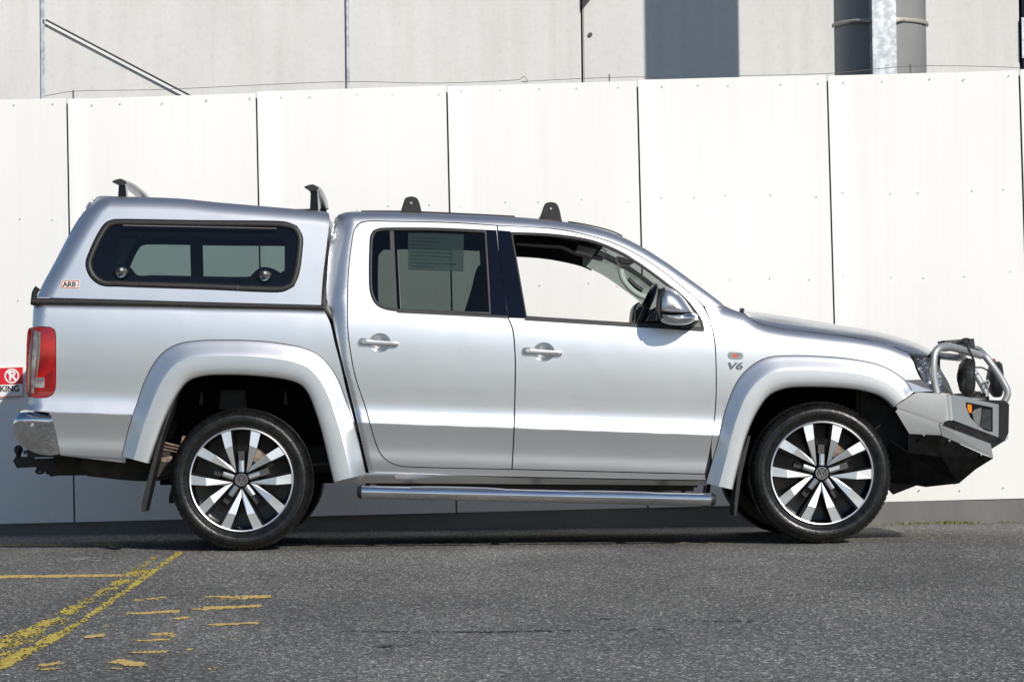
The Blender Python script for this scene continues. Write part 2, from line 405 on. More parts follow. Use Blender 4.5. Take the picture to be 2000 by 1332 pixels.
def pxmesh(name, v3, faces, material, parent, thick=0, smooth=False, far=True, bev=0):
    """vertices given as photograph pixel + real depth"""
    me = bpy.data.meshes.new(name); me.from_pydata([tuple(at(*v_)) for v_ in v3], [], faces)
    bm = bmesh.new(); bm.from_mesh(me); bmesh.ops.recalc_face_normals(bm, faces=bm.faces)
    s = sum((f_.normal.y*f_.calc_area() for f_ in bm.faces))
    if s > 0: bmesh.ops.reverse_faces(bm, faces=bm.faces)
    if bev: bmesh.ops.bevel(bm, geom=[e_ for e_ in bm.edges if len(e_.link_faces) == 2], offset=bev, segments=3, affect='EDGES')
    if thick: bmesh.ops.solidify(bm, geom=bm.faces[:], thickness=thick)
    if smooth or bev:
        for f_ in bm.faces: f_.smooth = True
        for e_ in bm.edges:
            if len(e_.link_faces) == 2 and e_.calc_face_angle(0) > math.radians(28): e_.smooth = False
    bm.to_mesh(me); bm.free(); o = link(name, me, material, parent)
    if far: mirror(o)
    return o
def lathe(name, prof, material, parent, seg=64, fn=None, sharp=30):
    """profile of (radius, y) spun about the Y axis"""
    V = []; Fc = []; k = len(prof)
    for i in range(seg):
        a_ = 2*math.pi*i/seg
        for j, (r_, y) in enumerate(prof):
            rr = fn(i, j, r_) if fn else r_
            V.append((rr*math.cos(a_), y, rr*math.sin(a_)))
    for i in range(seg):
        i2 = (i+1) % seg
        for j in range(k-1): Fc.append((i*k+j, i*k+j+1, i2*k+j+1, i2*k+j))
    return raw(name, V, Fc, material, parent, True, sharp)
def text(name, body, loc, size, material, parent, bold=0, depth=.0006, shear=0, align='CENTER', xs=1):
    cu = bpy.data.curves.new(name, 'FONT'); cu.body = body; cu.size = size; cu.align_x = align; cu.align_y = 'CENTER'
    cu.offset = bold; cu.extrude = depth; cu.shear = shear
    t = bpy.data.objects.new(name+'_c', cu); COL.objects.link(t)
    dg = bpy.context.evaluated_depsgraph_get(); me = bpy.data.meshes.new_from_object(t.evaluated_get(dg)); me.name = name
    bpy.data.objects.remove(t)
    for v_ in me.vertices:
        x, y, z = v_.co; v_.co = (loc[0]+x*xs, loc[1]-z, loc[2]+y)
    me.materials.clear(); return link(name, me, material, parent)
def copy_tree(o, parent=None):
    c = o.copy(); COL.objects.link(c); c.parent = parent
    for ch in list(o.children): copy_tree(ch, c)
    return c
def interp(tab):
    T = np.array(tab); xs, ys = T[:, 0], T[:, 1]
    d = np.diff(ys)/np.diff(xs); m_ = np.empty(len(xs)); m_[0] = d[0]; m_[-1] = d[-1]; m_[1:-1] = (d[:-1]+d[1:])/2
    def f_(x):
        x = np.asarray(x, float); i = np.clip(np.searchsorted(xs, x)-1, 0, len(xs)-2)
        h = xs[i+1]-xs[i]; t = (x-xs[i])/h; tt = np.clip(t, 0, 1)
        y = ys[i]*(2*tt**3-3*tt**2+1)+m_[i]*h*(tt**3-2*tt**2+tt)+ys[i+1]*(-2*tt**3+3*tt**2)+m_[i+1]*h*(tt**3-tt**2)
        return y + np.where(t > 1, (t-1)*h*m_[i+1], 0) + np.where(t < 0, t*h*m_[i], 0)
    return f_
def rnd(d, R):                       # rounded edge: how far the surface falls back at distance d from its edge
    q = np.clip(R-d, 0, R); c = .86*R
    return np.where(q < c, R-np.sqrt(np.maximum(R*R-q*q, 1e-9)), R-math.sqrt(R*R-c*c)+(q-c)*c/math.sqrt(R*R-c*c))

# ================================================================== THE SETTING
YF = 2.84       # face of the panel fence
YB = 6.3        # face of the concrete building
# ---- asphalt: one sheet to the horizon, with real stone relief where the camera looks
GX0, GX1, GDX = -2.7, 5.5, .0066
gy = [-9.2]
while gy[-1] < YF+.15: gy.append(gy[-1] + (.016 if gy[-1] < -1 else .024))
gy = np.array(gy); gx = np.arange(GX0, GX1, GDX)
NX, NY = len(gx), len(gy)
def smooth_noise(nx, ny, cx, cy):
    a = rng.random((ny//cy+3, nx//cx+3)); yi = np.arange(ny)/cy; xi = np.arange(nx)/cx
    y0 = yi.astype(int); x0 = xi.astype(int); fy = (yi-y0)[:, None]; fx = (xi-x0)[None, :]
    fy = fy*fy*(3-2*fy); fx = fx*fx*(3-2*fx)
    return (a[y0][:, x0]*(1-fx)+a[y0][:, x0+1]*fx)*(1-fy)+(a[y0+1][:, x0]*(1-fx)+a[y0+1][:, x0+1]*fx)*fy
coarse = smooth_noise(NX, NY, 160, 160)
H = rng.random((NY, NX))**1.4*.0046*(.75+.5*coarse) + smooth_noise(NX, NY, 200, 90)*.002 - .0055
jx = (rng.random((NY, NX))-.5)*GDX*.6
XX = gx[None, :]+jx; YY = np.repeat(gy[:, None], NX, 1)
def grid_mesh(name, mask, dz, material, parent):
    """cells of the asphalt grid chosen by mask -> one mesh that follows the stones"""
    cy_, cx_ = np.nonzero(mask); q = np.stack([cy_*NX+cx_, cy_*NX+cx_+1, (cy_+1)*NX+cx_+1, (cy_+1)*NX+cx_], 1)
    u, inv = np.unique(q, return_inverse=True); inv = inv.reshape(q.shape)
    co = np.stack([XX.ravel()[u], YY.ravel()[u], H.ravel()[u]+dz], 1).astype(np.float32)
    me = bpy.data.meshes.new(name); nf = len(q)
    me.vertices.add(len(co)); me.vertices.foreach_set('co', co.ravel())
    me.loops.add(nf*4); me.loops.foreach_set('vertex_index', inv.ravel().astype(np.int32))
    me.polygons.add(nf); me.polygons.foreach_set('loop_start', np.arange(nf, dtype=np.int32)*4)
    me.update(calc_edges=True); me.validate()
    return link(name, me, material, parent)
ground = grid_mesh('asphalt_ground', np.ones((NY-1, NX-1), bool), 0, 'asphalt', None); ground['kind'] = 'structure'
bm = bmesh.new(); bm.from_mesh(ground.data)
B = 400; xa, xb, ya, yb = GX0+.01, GX1-.02, gy[0]+.01, gy[-1]-.01; z = -.003
for (x0, x1, y0, y1) in ((-B, xa, -B, B), (xb, B, -B, B), (xa, xb, -B, ya), (xa, xb, yb, B)):
    bm.faces.new([bm.verts.new(p) for p in ((x0, y0, z), (x1, y0, z), (x1, y1, z), (x0, y1, z))])
bm.to_mesh(ground.data); bm.free()
# ---- worn paint, cell by cell on the stones
CX, CY = np.meshgrid((gx[:-1]+gx[1:])/2, (gy[:-1]+gy[1:])/2)
wear = smooth_noise(NX-1, NY-1, 14, 10)*.55 + smooth_noise(NX-1, NY-1, 4, 4)*.45
fine = rng.random((NY-1, NX-1))
def gpt(px, py): p = at(px, py, 0); d = raydir(px, py); q = CAM + d*(-CAM.z/d.z); return (q.x, q.y)
def paint(name, px, material, keep, edge=.02, cut=None):
    q = [gpt(*p) for p in px]; pts = np.stack([CX.ravel(), CY.ravel()], 1)
    x0, y0 = np.min(q, 0); x1, y1 = np.max(q, 0)
    sel = (pts[:, 0] > x0-.05) & (pts[:, 0] < x1+.05) & (pts[:, 1] > y0-.05) & (pts[:, 1] < y1+.05)
    m_ = np.zeros(len(pts), bool); ii = np.nonzero(sel)[0]
    ins = inside(pts[ii], q); d = dist_poly(pts[ii, 0], pts[ii, 1], q+[q[0]])
    val = wear.ravel()[ii]*.62+fine.ravel()[ii]*.38
    thr = 1-keep + np.clip(1-d/edge, 0, 1)*.16
    m_[ii] = ins & (val > thr)
    if m_.sum() < 3: return None
    return grid_mesh(name, m_.reshape(CX.shape), .0022, material, ground)
paint('painted_line', [(-60, 1335), (-60, 1318), (150, 1213), (345, 1077), (360, 1077), (215, 1180), (120, 1244), (0, 1312)], 'yellow', .66, .03)
paint('painted_line', [(-60, 1290), (-60, 1268), (60, 1222), (180, 1160), (300, 1085), (318, 1080), (250, 1133), (120, 1212), (0, 1276)], 'yellow', .58, .05)
paint('painted_line', [(-60, 1318), (-60, 1285), (60, 1236), (200, 1165), (300, 1097), (330, 1082), (280, 1120), (150, 1205), (0, 1296)], 'yellow', .42, .05)
paint('painted_line', [(-60, 1129.5), (-60, 1123.5), (292, 1119.5), (292, 1124.5)], 'orange', .66, .05)
paint('painted_line', [(-60, 1065.6), (-60, 1063), (240, 1062), (240, 1064.2)], 'orange', .62, .05)
paint('painted_line', [(252, 1113), (255, 1108), (300, 1112), (296, 1121)], 'yellow', .5, .03)
for pts in ([(262, 1170), (326, 1164), (318, 1168), (262, 1173)], [(380, 1174), (530, 1166), (533, 1161), (400, 1163), (402, 1166), (470, 1168)],
            [(228, 1197), (280, 1194), (352, 1190), (352, 1194), (280, 1198)], [(365, 1189), (400, 1184), (510, 1180), (512, 1184), (400, 1190)],
            [(340, 1206), (372, 1202), (372, 1206), (345, 1209)], [(404, 1218), (504, 1213), (504, 1217), (410, 1221)],
            [(160, 1242), (205, 1236), (203, 1242), (165, 1244)], [(290, 1237), (345, 1233), (343, 1242), (310, 1241)], [(266, 1249), (340, 1245), (335, 1249), (268, 1252)],
            [(210, 1292), (230, 1286), (285, 1292), (283, 1299), (250, 1300)], [(75, 1297), (115, 1291), (118, 1296), (78, 1302)], [(65, 1305), (125, 1303), (90, 1309)],
            [(213, 1304), (240, 1302), (236, 1308)], [(400, 1304), (428, 1300), (425, 1305), (405, 1307)], [(200, 1221), (216, 1219), (214, 1222)],
            [(360, 1267), (378, 1265), (376, 1268)], [(255, 1272), (330, 1269), (326, 1273), (258, 1275)], [(455, 1246), (470, 1244), (468, 1247)]):
    paint('paint_remnant', pts, 'orange', .74, .02)

for pts in ([(1600, 1107), (1660, 1104), (1705, 1107), (1690, 1111), (1620, 1111)], [(1470, 1084), (1560, 1081), (1640, 1083), (1600, 1086), (1500, 1087)], [(30, 1092), (180, 1086), (330, 1090), (200, 1096)], [(560, 1150), (660, 1146), (700, 1150), (620, 1154)]):
    paint('scuff_mark', pts, 'scuff', .40, .08)
for pts in ([(560, 1229), (900, 1231), (1300, 1226), (1302, 1228), (900, 1233.5), (560, 1231)], [(1150, 1206), (1500, 1212), (1500, 1213.5), (1150, 1208)], [(700, 1262), (840, 1253), (842, 1255), (702, 1265)]):
    paint('tar_line', pts, 'crack', .5, .02)
# ---- concrete plinth under the fence
def ybot(x): return 1023-.025*x
def ygr(x): return 1042-.0045*x-.0000032*x*x
xs = list(range(-500, 2700, 100))
top = [at(x, ybot(x)+1, YF) for x in xs]
V = [];
for p in top: V += [(p.x, YF+.012, -.05), (p.x, YF+.012, p.z+.03), (p.x, YF+.16, p.z+.03)]
Fc = []
for i in range(len(top)-1):
    for k in range(2): Fc.append((i*3+k, i*3+k+1, i*3+4+k, i*3+3+k))
kerb = raw('kerb', V, Fc, 'plinth'); kerb['kind'] = 'structure'
# ---- the white panel fence
fence = empty('panel_fence', at(1000, 1030, YF+.05)); tag(fence, 'tall white fence of wide sheet panels standing behind the pickup', 'fence')
fl = fence.location
def child(o, parent):          # keep world place under a moved empty
    o.parent = parent; o.matrix_parent_inverse = parent.matrix_world.inverted(); return o
bpy.context.view_layer.update()
seam = [(-241, -233), (131, 146), (501, 518), (873, 892), (1245, 1266), (1616, 1640), (1991, 2017), (2364, 2392)]
ytop = interp([(-241, 204), (0, 195), (131, 192), (501, 180.5), (873, 168.5), (1245, 157.5), (1616, 147.5), (1990, 136.5), (2364, 125)])
for i in range(len(seam)-1):
    (ta, ba), (tb, bb) = seam[i], seam[i+1]
    step_ = (0, 1.5, -1, 1, -.8, 1, 0)[i]; yo = (0, .004, -.002, .003, -.001, .004, .0)[i]
    def col(t, off):     # a point column across the panel; t = 0 seam, 1 next seam
        return ta+(tb-ta)*t + off, ba+(bb-ba)*t + off
    V = []; Fc = []
    g = 1.15                                            # half of the open seam, pixels
    # cross-section: flat, then a raised cover fold next to the left seam; slight bowing of the sheet
    cs = [(0, g, .010), (0, g, -.004), (0, 19, -.004), (0, 22.5, .0)] + [(k/14, 0, 0) for k in range(2, 14)] + [(1, -g-1, -.0), (1, -g-1, .012)]
    rows = 9
    ph = random.random()*6
    for j in range(rows):
        s = j/(rows-1)
        for (t, off, dy) in cs:
            xt, xb_ = col(t, off); yt = float(ytop(xt))+step_; yb_ = ybot(xb_)
            x = xt+(xb_-xt)*s; y = yt+(yb_-yt)*s
            bow = .006*math.sin(t*math.pi)*math.sin(ph+s*4.2) + .0035*math.sin(t*7+ph+s*3)
            p = at(x, y, YF); V.append((p.x, YF+dy+yo+bow, p.z))
    k = len(cs)
    for j in range(rows-1):
        for c in range(k-1): Fc.append((j*k+c, j*k+c+1, (j+1)*k+c+1, (j+1)*k+c))
    # top and bottom returns
    nb = len(V)
    for c in range(k): V.append((V[c][0], V[c][1]+.045, V[c][2]))
    for c in range(k-1): Fc.append((c, nb+c, nb+c+1, c+1))
    pn = raw('panel', V, Fc, 'panel', None, True, 25); child(pn, fence)
    # screw heads
    V = []; Fc = []
    for py, jit in ((13, 3), (232, 4), (396, 5), (815, 3)):
        for q in (.11, .3, .5, .72, .93):
            x = ta+(tb-ta)*q+random.uniform(-14, 14); y = float(ytop(x))+py+random.uniform(-jit, jit)
            if y > 1010: continue
            p = at(x, y, YF-.009); b0 = len(V); r_ = .0034
            V += [(p.x+r_*math.cos(a_*math.pi/3), YF-.009, p.z+r_*math.sin(a_*math.pi/3)) for a_ in range(6)]
            V += [(p.x+r_*1.25*math.cos(a_*math.pi/3), YF+.012, p.z+r_*1.25*math.sin(a_*math.pi/3)) for a_ in range(6)]
            Fc.append(tuple(range(b0, b0+6))); Fc += [(b0+a_, b0+(a_+1) % 6, b0+6+(a_+1) % 6, b0+6+a_) for a_ in range(6)]
    sc = raw('screw_heads', V, Fc, 'screw', None); sc.parent = pn; sc['kind'] = 'stuff'
    sc.matrix_parent_inverse = pn.matrix_parent_inverse.inverted() if False else Matrix.Identity(4)
bk = raw('backing', [at(-300, 200, YF+.03)-Vector((0, 0, .05)), at(2400, 127, YF+.03)-Vector((0, 0, .03)), at(2400, 985, YF+.03), at(-300, 1020, YF+.03)], [(0, 1, 2, 3)], 'mortar', None); child(bk, fence)
# ---- concrete building
bld = empty('concrete_building', at(1000, 900, YB)); tag(bld, 'grey precast concrete building rising behind the white fence', 'building')
bpy.context.view_layer.update()
jt = [-420, 82, 678, 1137, 1994]
for i in range(len(jt)-1):
    a_, b2 = at(jt[i]+2, 100, YB), at(jt[i+1]-2, 100, YB)
    child(box('concrete_panel', (a_.x, YB+(.0, .012, .0, .010)[i], -.1), (b2.x, YB+.2, 7.5), 'concrete', None, .008), bld)
a_, b2 = at(-500, 100, YB), at(2500, 100, YB)
child(box('joint_backing', (a_.x, YB+.21, -.1), (b2.x, YB+.4, 7.5), 'mortar', None), bld)
for x, wd in ((83, 8), (679, 5)):
    p = at(x-wd/2, 100, YB-.02); q = at(x+wd/2, 100, YB-.02)
    child(box('joint_strip', (p.x, YB-.016, 0), (q.x, YB-.002, 7.5), 'galv', None, .004), bld)
p = at(1996, 100, YB)
child(box('window', (p.x, YB-.01, 3.0), (p.x+1.2, YB+.1, 7.5), 'applique', None), bld)
child(box('window_sill', (p.x-.004, YB-.03, at(1996, 115, YB).z), (p.x+1.25, YB-.012, at(1996, 36, YB).z), 'galv', None), bld)
# tie-hole plugs in the concrete
for x, y in ((1153, 68),):
    p = at(x, y, YB-.002); lp = [(p.x+.016*math.cos(k), p.z+.016*math.sin(k)) for k in np.arange(0, 6.28, .63)]
    child(prism('tie_hole', lp, YB-.006, YB+.02, 'mortar', None), bld)
# ---- diagonal brace against the building
YR = YB-.012; a_, b2 = at(88, 43, YR), at(372, 192, YR)
dr = (b2-a_).normalized(); nn = Vector((-dr.z, 0, dr.x)); nn = nn if nn.z > 0 else -nn
def bar(name, p, q, wdt, y0, y1, material, parent=None):
    n_ = Vector((-(q-p).normalized().z, 0, (q-p).normalized().x))*wdt/2
    return prism(name, [((p+n_).x, (p+n_).z), ((q+n_).x, (q+n_).z), ((q-n_).x, (q-n_).z), ((p-n_).x, (p-n_).z)], y0, y1, material, parent, .002)
br = empty('diagonal_brace', (b2.x, YR, b2.z)); tag(br, 'pale diagonal steel brace with a dark shadow strip along its upper edge on the concrete wall', 'brace')
bpy.context.view_layer.update()
child(bar('face_flange', a_, b2+dr*.5, .026, YR, YB-.001, M['white']), br)
child(bar('shadow_strip', a_+nn*.0175, b2+dr*.5+nn*.0175, .008, YR-.010, YB-.001, M['wire']), br)  # dark strip stands in for the shadow line above the brace
child(box('wall_plate', (a_.x-.02, YR-.004, a_.z-.02), (a_.x+.006, YB-.001, a_.z+.02), 'galv', None, .003), br)
# ---- dark wedge added in place of a cast shadow on the concrete
p = at(1138, 0, YB-.05)
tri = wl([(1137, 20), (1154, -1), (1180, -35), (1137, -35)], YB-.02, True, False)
tag(prism('shadow_wedge', tri, YB-.03, YB-.002, 'trim', None), 'dark pointed wedge standing for a shadow at the top edge of concrete wall', 'shadow')
# ---- round column, its straps and the galvanised post in front of it
YC = 4.27
cA, cB = at(1630, 80, YC), at(1808, 80, YC); rad = (cB.x-cA.x)/2; cx = (cA.x+cB.x)/2
col_ = empty('round_column', (cx, YC, 0)); tag(col_, 'thick round grey column behind the galvanised post', 'column')
V = []; Fc = []; seg = 48
for z in (0, 7.0):
    for k in range(seg): V.append((rad*math.cos(2*math.pi*k/seg), rad*math.sin(2*math.pi*k/seg), z))
for k in range(seg): Fc.append((k, (k+1) % seg, seg+(k+1) % seg, seg+k))
Fc.append(tuple(range(seg, 2*seg)))
raw('shaft', V, Fc, 'column', col_, True, 60)
zs = at(1800, 50, YC).z
ring = [(math.cos(t)*(rad+.012), math.sin(t)*(rad+.012), zs) for t in np.linspace(math.pi, 2*math.pi, 25)]
tube('strap', ring, .012, 'strap', col_, 8, True, False, squash=(.5, 1.2))
YP = YC-rad-.13; pA, pB = at(1704, 80, YP), at(1751, 80, YP)
post = empty('galvanised_post', ((pA.x+pB.x)/2, YP, 0)); tag(post, 'galvanised steel post with spangled zinc rising above the fence', 'post')
hw = (pB.x-pA.x)/2
box('front_flange', (-hw, 0, 0), (hw, .012, 7.0), 'galv', post, .002)
box('web', (-.006, .0125, 0), (.006, .11, 7.0), 'galv', post)
box('rear_flange', (-hw, .1105, 0), (hw, .122, 7.0), 'galv', post, .002)
for s in (-1, 1):
    tube('clamp_arm', [(s*(hw-.01), .10, zs-.02), (s*(hw+.06), .13, zs-.005), (s*(hw+.12), .20, zs)], .011, 'strap', post, 8)
# ---- wire along the fence top on short pins
wpx = [(85, 189), (143, 179), (300, 176), (520, 166), (680, 160), (860, 163), (1015, 156), (1024, 150), (1030, 160), (1018, 160), (1190, 152), (1400, 149), (1620, 144), (1778, 130), (1995, 133)]
wr = empty('fence_wire', at(143, 186, YF+.1)); tag(wr, 'thin slack wire on short pins along the fence top', 'wire')
bpy.context.view_layer.update()
child(tube('wire', [at(x, y, YF+.10) for x, y in wpx], .0018, 'wire', None, 5, True, True, 5), wr)
for x, y in ((143, 177), (1190, 146), (1778, 126), (676, 157)):
    p = at(x, y, YF+.1); child(box('pin', (p.x-.004, YF+.09, p.z-.11), (p.x+.004, YF+.11, p.z), 'wire', None), wr)
# ---- no parking sign fixed to the fence (only its right end is in the picture)
YS = YF-.018
sA, sB = at(-62, 722, YS), at(45.5, 776, YS)
sg = empty('parking_sign', ((sA.x+sB.x)/2, YS, sB.z)); tag(sg, 'red and white no parking sign on fence behind the tail lamp', 'sign')
bpy.context.view_layer.update()
def quad(px): return wl(px, YS, True, False)
child(prism('plate', quad([(-62, 720.5), (45.5, 716), (46, 775), (-62, 780.5)]), YS, YS+.004, 'white', None), sg)
child(prism('red_border', quad([(-62, 777), (45, 772.5), (45.2, 774.2), (-62, 779)]), YS-.0006, YS, 'signred', None), sg)
child(prism('red_border', quad([(44, 749), (45.3, 749), (45.5, 774), (44.2, 774)]), YS-.0005, YS, 'signred', None), sg)
child(prism('red_field', quad([(-61, 721.5), (44.8, 717), (45, 749.5), (-61, 754)]), YS-.001, YS, 'signred', None), sg)
c = at(23, 734, YS-.002); R_ = 14.3/F*(DIST+YS)
def ringm(name, ro, ri, y, material):
    V = []; n_ = 40
    for r_ in (ro, ri): V += [(c.x+r_*math.cos(2*math.pi*k/n_), y, c.z+r_*math.sin(2*math.pi*k/n_)) for k in range(n_)]
    return raw(name, V, [(k, (k+1) % n_, n_+(k+1) % n_, n_+k) for k in range(n_)], material)
child(ringm('symbol_ring', R_, R_*.80, YS-.002, 'white'), sg)
child(text('letter', 'P', (c.x+.001, YS-.0022, c.z), R_*1.75, 'white', None, .003), sg)
d45 = R_*.62
child(prism('symbol_bar', [(c.x-d45-.005, c.z+d45-.005), (c.x-d45+.005, c.z+d45+.005), (c.x+d45+.005, c.z-d45+.005), (c.x+d45-.005, c.z-d45-.005)], YS-.0034, YS-.0024, 'white', None), sg)
p = at(38, 759.5, YS)
child(text('lettering', 'PARKING', (p.x, YS-.0008, p.z), .0515, 'ink', None, .0016, align='RIGHT', xs=.98), sg)
# ---- moss and weeds along the foot of the plinth
V = []; Fc = []
def tuft(x, y, n_, h, sp_):
    for _ in range(n_):
        bx = x+random.gauss(0, sp_); by = y-abs(random.gauss(0, .02)); a_ = random.uniform(0, 6.28); hh = h*random.uniform(.4, 1.2); wd = random.uniform(.002, .006)
        b0 = len(V); V.extend([(bx-wd*math.cos(a_), by-wd*math.sin(a_), -.004), (bx+wd*math.cos(a_), by+wd*math.sin(a_), -.004), (bx+random.gauss(0, hh*.4), by+random.gauss(0, hh*.4), hh)]); Fc.append((b0, b0+1, b0+2))
for x in np.linspace(-2, 5.2, 130):
    if random.random() < .5: tuft(x+random.gauss(0, .03), YF, random.randint(3, 10), .010, .03)
for px_ in (1760, 1790, 1835, 1850, 1868, 1880, 1900, 1960):
    tuft(at(px_, 1022, YF).x, YF, 40, .020, .05)
weed = raw('moss', V, Fc, 'moss'); tag(weed, 'dry green moss along the foot of the concrete plinth', 'moss', kind='stuff')

V = []; Fc = []
for _ in range(420):
    x = random.uniform(-2.2, 5.2); y = YF-abs(random.gauss(0, .05))-.005; q = random.uniform(.002, .0065); b0 = len(V)
    V += [(x+q*math.cos(k*2.09+x*9)*random.uniform(.7, 1.3), y+q*math.sin(k*2.09+x*9), -.003) for k in range(3)]+[(x, y, q*random.uniform(.6, 1.1)-.002)]
    Fc += [(b0, b0+1, b0+3), (b0+1, b0+2, b0+3), (b0+2, b0, b0+3)]
grit = raw('loose_grit', V, Fc, 'scuff'); tag(grit, 'loose grit gathered along the foot of the plinth', 'grit', kind='stuff')
# ================================================================== THE PICKUP
T = empty('pickup_truck', (0, 0, 0))
tag(T, 'silver dual cab pickup with canopy and bull bar parked before the white fence', 'pickup')
# ---- body side surface: depth behind the widest line as a function of height over the waist crease
pA, pB = at(100, 804, .0), at(1391, 849.5, .0)
def zcr(X): return pA.z+(pB.z-pA.z)*(X-pA.x)/(pB.x-pA.x)
up_ = interp([(0, 0), (.02, .0055), (.045, .0125), (.065, .0172), (.08, .0192), (.10, .0200), (.15, .0186), (.21, .0160), (.29, .0138), (.37, .0138), (.44, .0165), (.50, .0225), (.55, .0310), (.60, .0425), (.66, .0595), (.80, .103), (1.0, .167), (1.3, .265)])
dn_ = interp([(-.42, .105), (-.34, .075), (-.28, .050), (-.235, .0345), (-.20, .0275), (-.18, .0258), (-.165, .0252), (-.15, .0246), (-.135, .0234), (-.11, .0200), (-.07, .0132), (-.03, .0058), (0, 0)])
def prof(X, Z):
    u = Z-zcr(X); return np.where(u >= 0, up_(u), dn_(u))
def crease_lines(x0, x1):
    return [[(x, float(zcr(x))+du) for x in (x0, x1)] for du in (-.006, -.002, .0, .002, .006)]
CR = crease_lines(-1.4, 4.0)
# silhouettes
roof_px = [(646, 462), (652, 432), (662, 420), (677, 415), (712, 413.5), (782, 414), (824, 415.5), (915, 419.5), (1006, 424), (1055, 428), (1100, 433), (1146, 441), (1195, 454), (1247, 478), (1300, 511), (1335, 536), (1387, 574), (1410, 592), (1440, 606)]
rear_px = [(652, 432), (644, 475), (638, 542), (638, 584), (646, 612), (657, 661), (670, 715), (690, 795), (705, 860), (720, 925)]
roofL = sh(wl(roof_px, .22), .003, .006); rearL = sh(wl(rear_px, .08), -.006, 0)
def S_cab(X, Z):
    Y = prof(X, Z)
    d = dist_poly(X, Z, roofL); Y = Y + rnd(d, .058)*1.15
    dr_ = dist_poly(X, Z, rearL); z01 = np.clip((Z-1.0)/.4, 0, 1); wdt = .036+.075*z01
    t = np.clip(1-dr_/wdt, 0, 1); Y = Y + wdt*.50*t**1.7
    return Y
# ---- panel outlines (photograph pixels, put onto the surface at their real depth)
reardoor = [(971, 440.5), (880, 435), (775, 432.5), (718, 432), (702, 436), (692, 449), (686, 479), (680, 535), (678.5, 588), (679, 640), (684, 685), (694.5, 738), (714, 797), (731, 857), (743, 886), (760, 902), (784, 910.5), (1000, 916.5),
            (1003, 860), (1006, 760), (1006, 692), (1001, 642), (992, 619), (983, 563), (976, 500)]
frontdoor = [(971, 440.5), (976, 500), (983, 563), (992, 619), (1001, 642), (1006, 692), (1006, 760), (1003, 860), (1000, 916.5), (1377, 926),
             (1389, 870), (1397, 804), (1399, 722), (1395, 660), (1384, 618), (1367, 590), (1342, 568), (1300, 534), (1248, 499), (1195, 473.5), (1146, 459), (1090, 448)]
cabframe = [(720, 925), (705, 860), (690, 795), (670, 715), (657, 661), (646, 612), (638, 584), (638, 542), (644, 475), (652, 432), (662, 420), (677, 415), (712, 413.5), (782, 414), (824, 415.5), (915, 419.5), (1006, 424), (1055, 428), (1100, 433), (1146, 441), (1195, 454), (1247, 478), (1300, 511), (1335, 536), (1387, 574), (1410, 592), (1413, 598), (1376, 599),
            (1367, 590), (1342, 568), (1300, 534), (1248, 499), (1195, 473.5), (1146, 459), (1090, 448), (971, 440.5), (880, 435), (775, 432.5), (718, 432), (702, 436), (692, 449), (686, 479), (680, 535), (678.5, 588), (679, 640), (684, 685), (694.5, 738), (714, 797), (731, 857), (743, 886), (760, 902), (784, 910.5), (1000, 916.5), (1377, 926),
            (1379, 938), (1000, 931), (722, 925)]
rearwin = [(724, 462), (730, 451), (743, 446.5), (845, 446), (951, 450.5), (960.5, 614.5), (775, 607.5), (747, 602), (733, 592), (724, 572), (721.5, 535)]
frontwin = [(996, 454.5), (1090, 459), (1160, 471), (1212, 492), (1258, 520), (1300, 551), (1335, 579), (1356, 604), (1370, 626), (1374.5, 643.5), (1349, 642), (1034, 622), (1025, 621)]
def ell(cx_, cy_, rx, ry, n_=20): return [(cx_+rx*math.cos(2*math.pi*k/n_), cy_+ry*math.sin(2*math.pi*k/n_)) for k in range(n_)]
cups = [(742, 669.5), (1062, 687.5)]
rd = panel('rear_door', reardoor, S_cab, 'paint', T, [rearwin, ell(cups[0][0], cups[0][1], 20, 17)], extra=CR, gap=.0034)
fd = panel('front_door', frontdoor, S_cab, 'paint', T, [frontwin, ell(cups[1][0], cups[1][1], 20, 17)], extra=CR, gap=.0034)
panel('cab_frame', cabframe, S_cab, 'paint', T, extra=CR, gap=.0022, step=.014, corner=50)
# dark seals behind the shut lines
def backing(name, px, S, dy, material='black', far=True, holes=()):
    return panel(name, px, lambda X, Z: S(X, Z)+dy, material, T, holes=holes, gap=0, flange=.004, step=.05, far=far)
for nm, dpx, wpx_ in (('door_seal', reardoor, rearwin), ('door_seal', frontdoor, frontwin)):
    o = onto(dpx, S_cab); o = spline(o, True, 38)
    for p_in, p_out in ((.03, -.012),):
        A_ = offset2(o, p_out); B_ = offset2(o, p_in)
        V = []; n_ = len(o)
        for lp in (A_, B_):
            X = np.array([q[0] for q in lp]); Z = np.array([q[1] for q in lp]); Y = S_cab(X, Z)+.016
            V += [(X[i], Y[i], Z[i]) for i in range(n_)]
        mirror(raw(nm, V, [(i, (i+1) % n_, n_+(i+1) % n_, n_+i) for i in range(n_)], 'black', T))
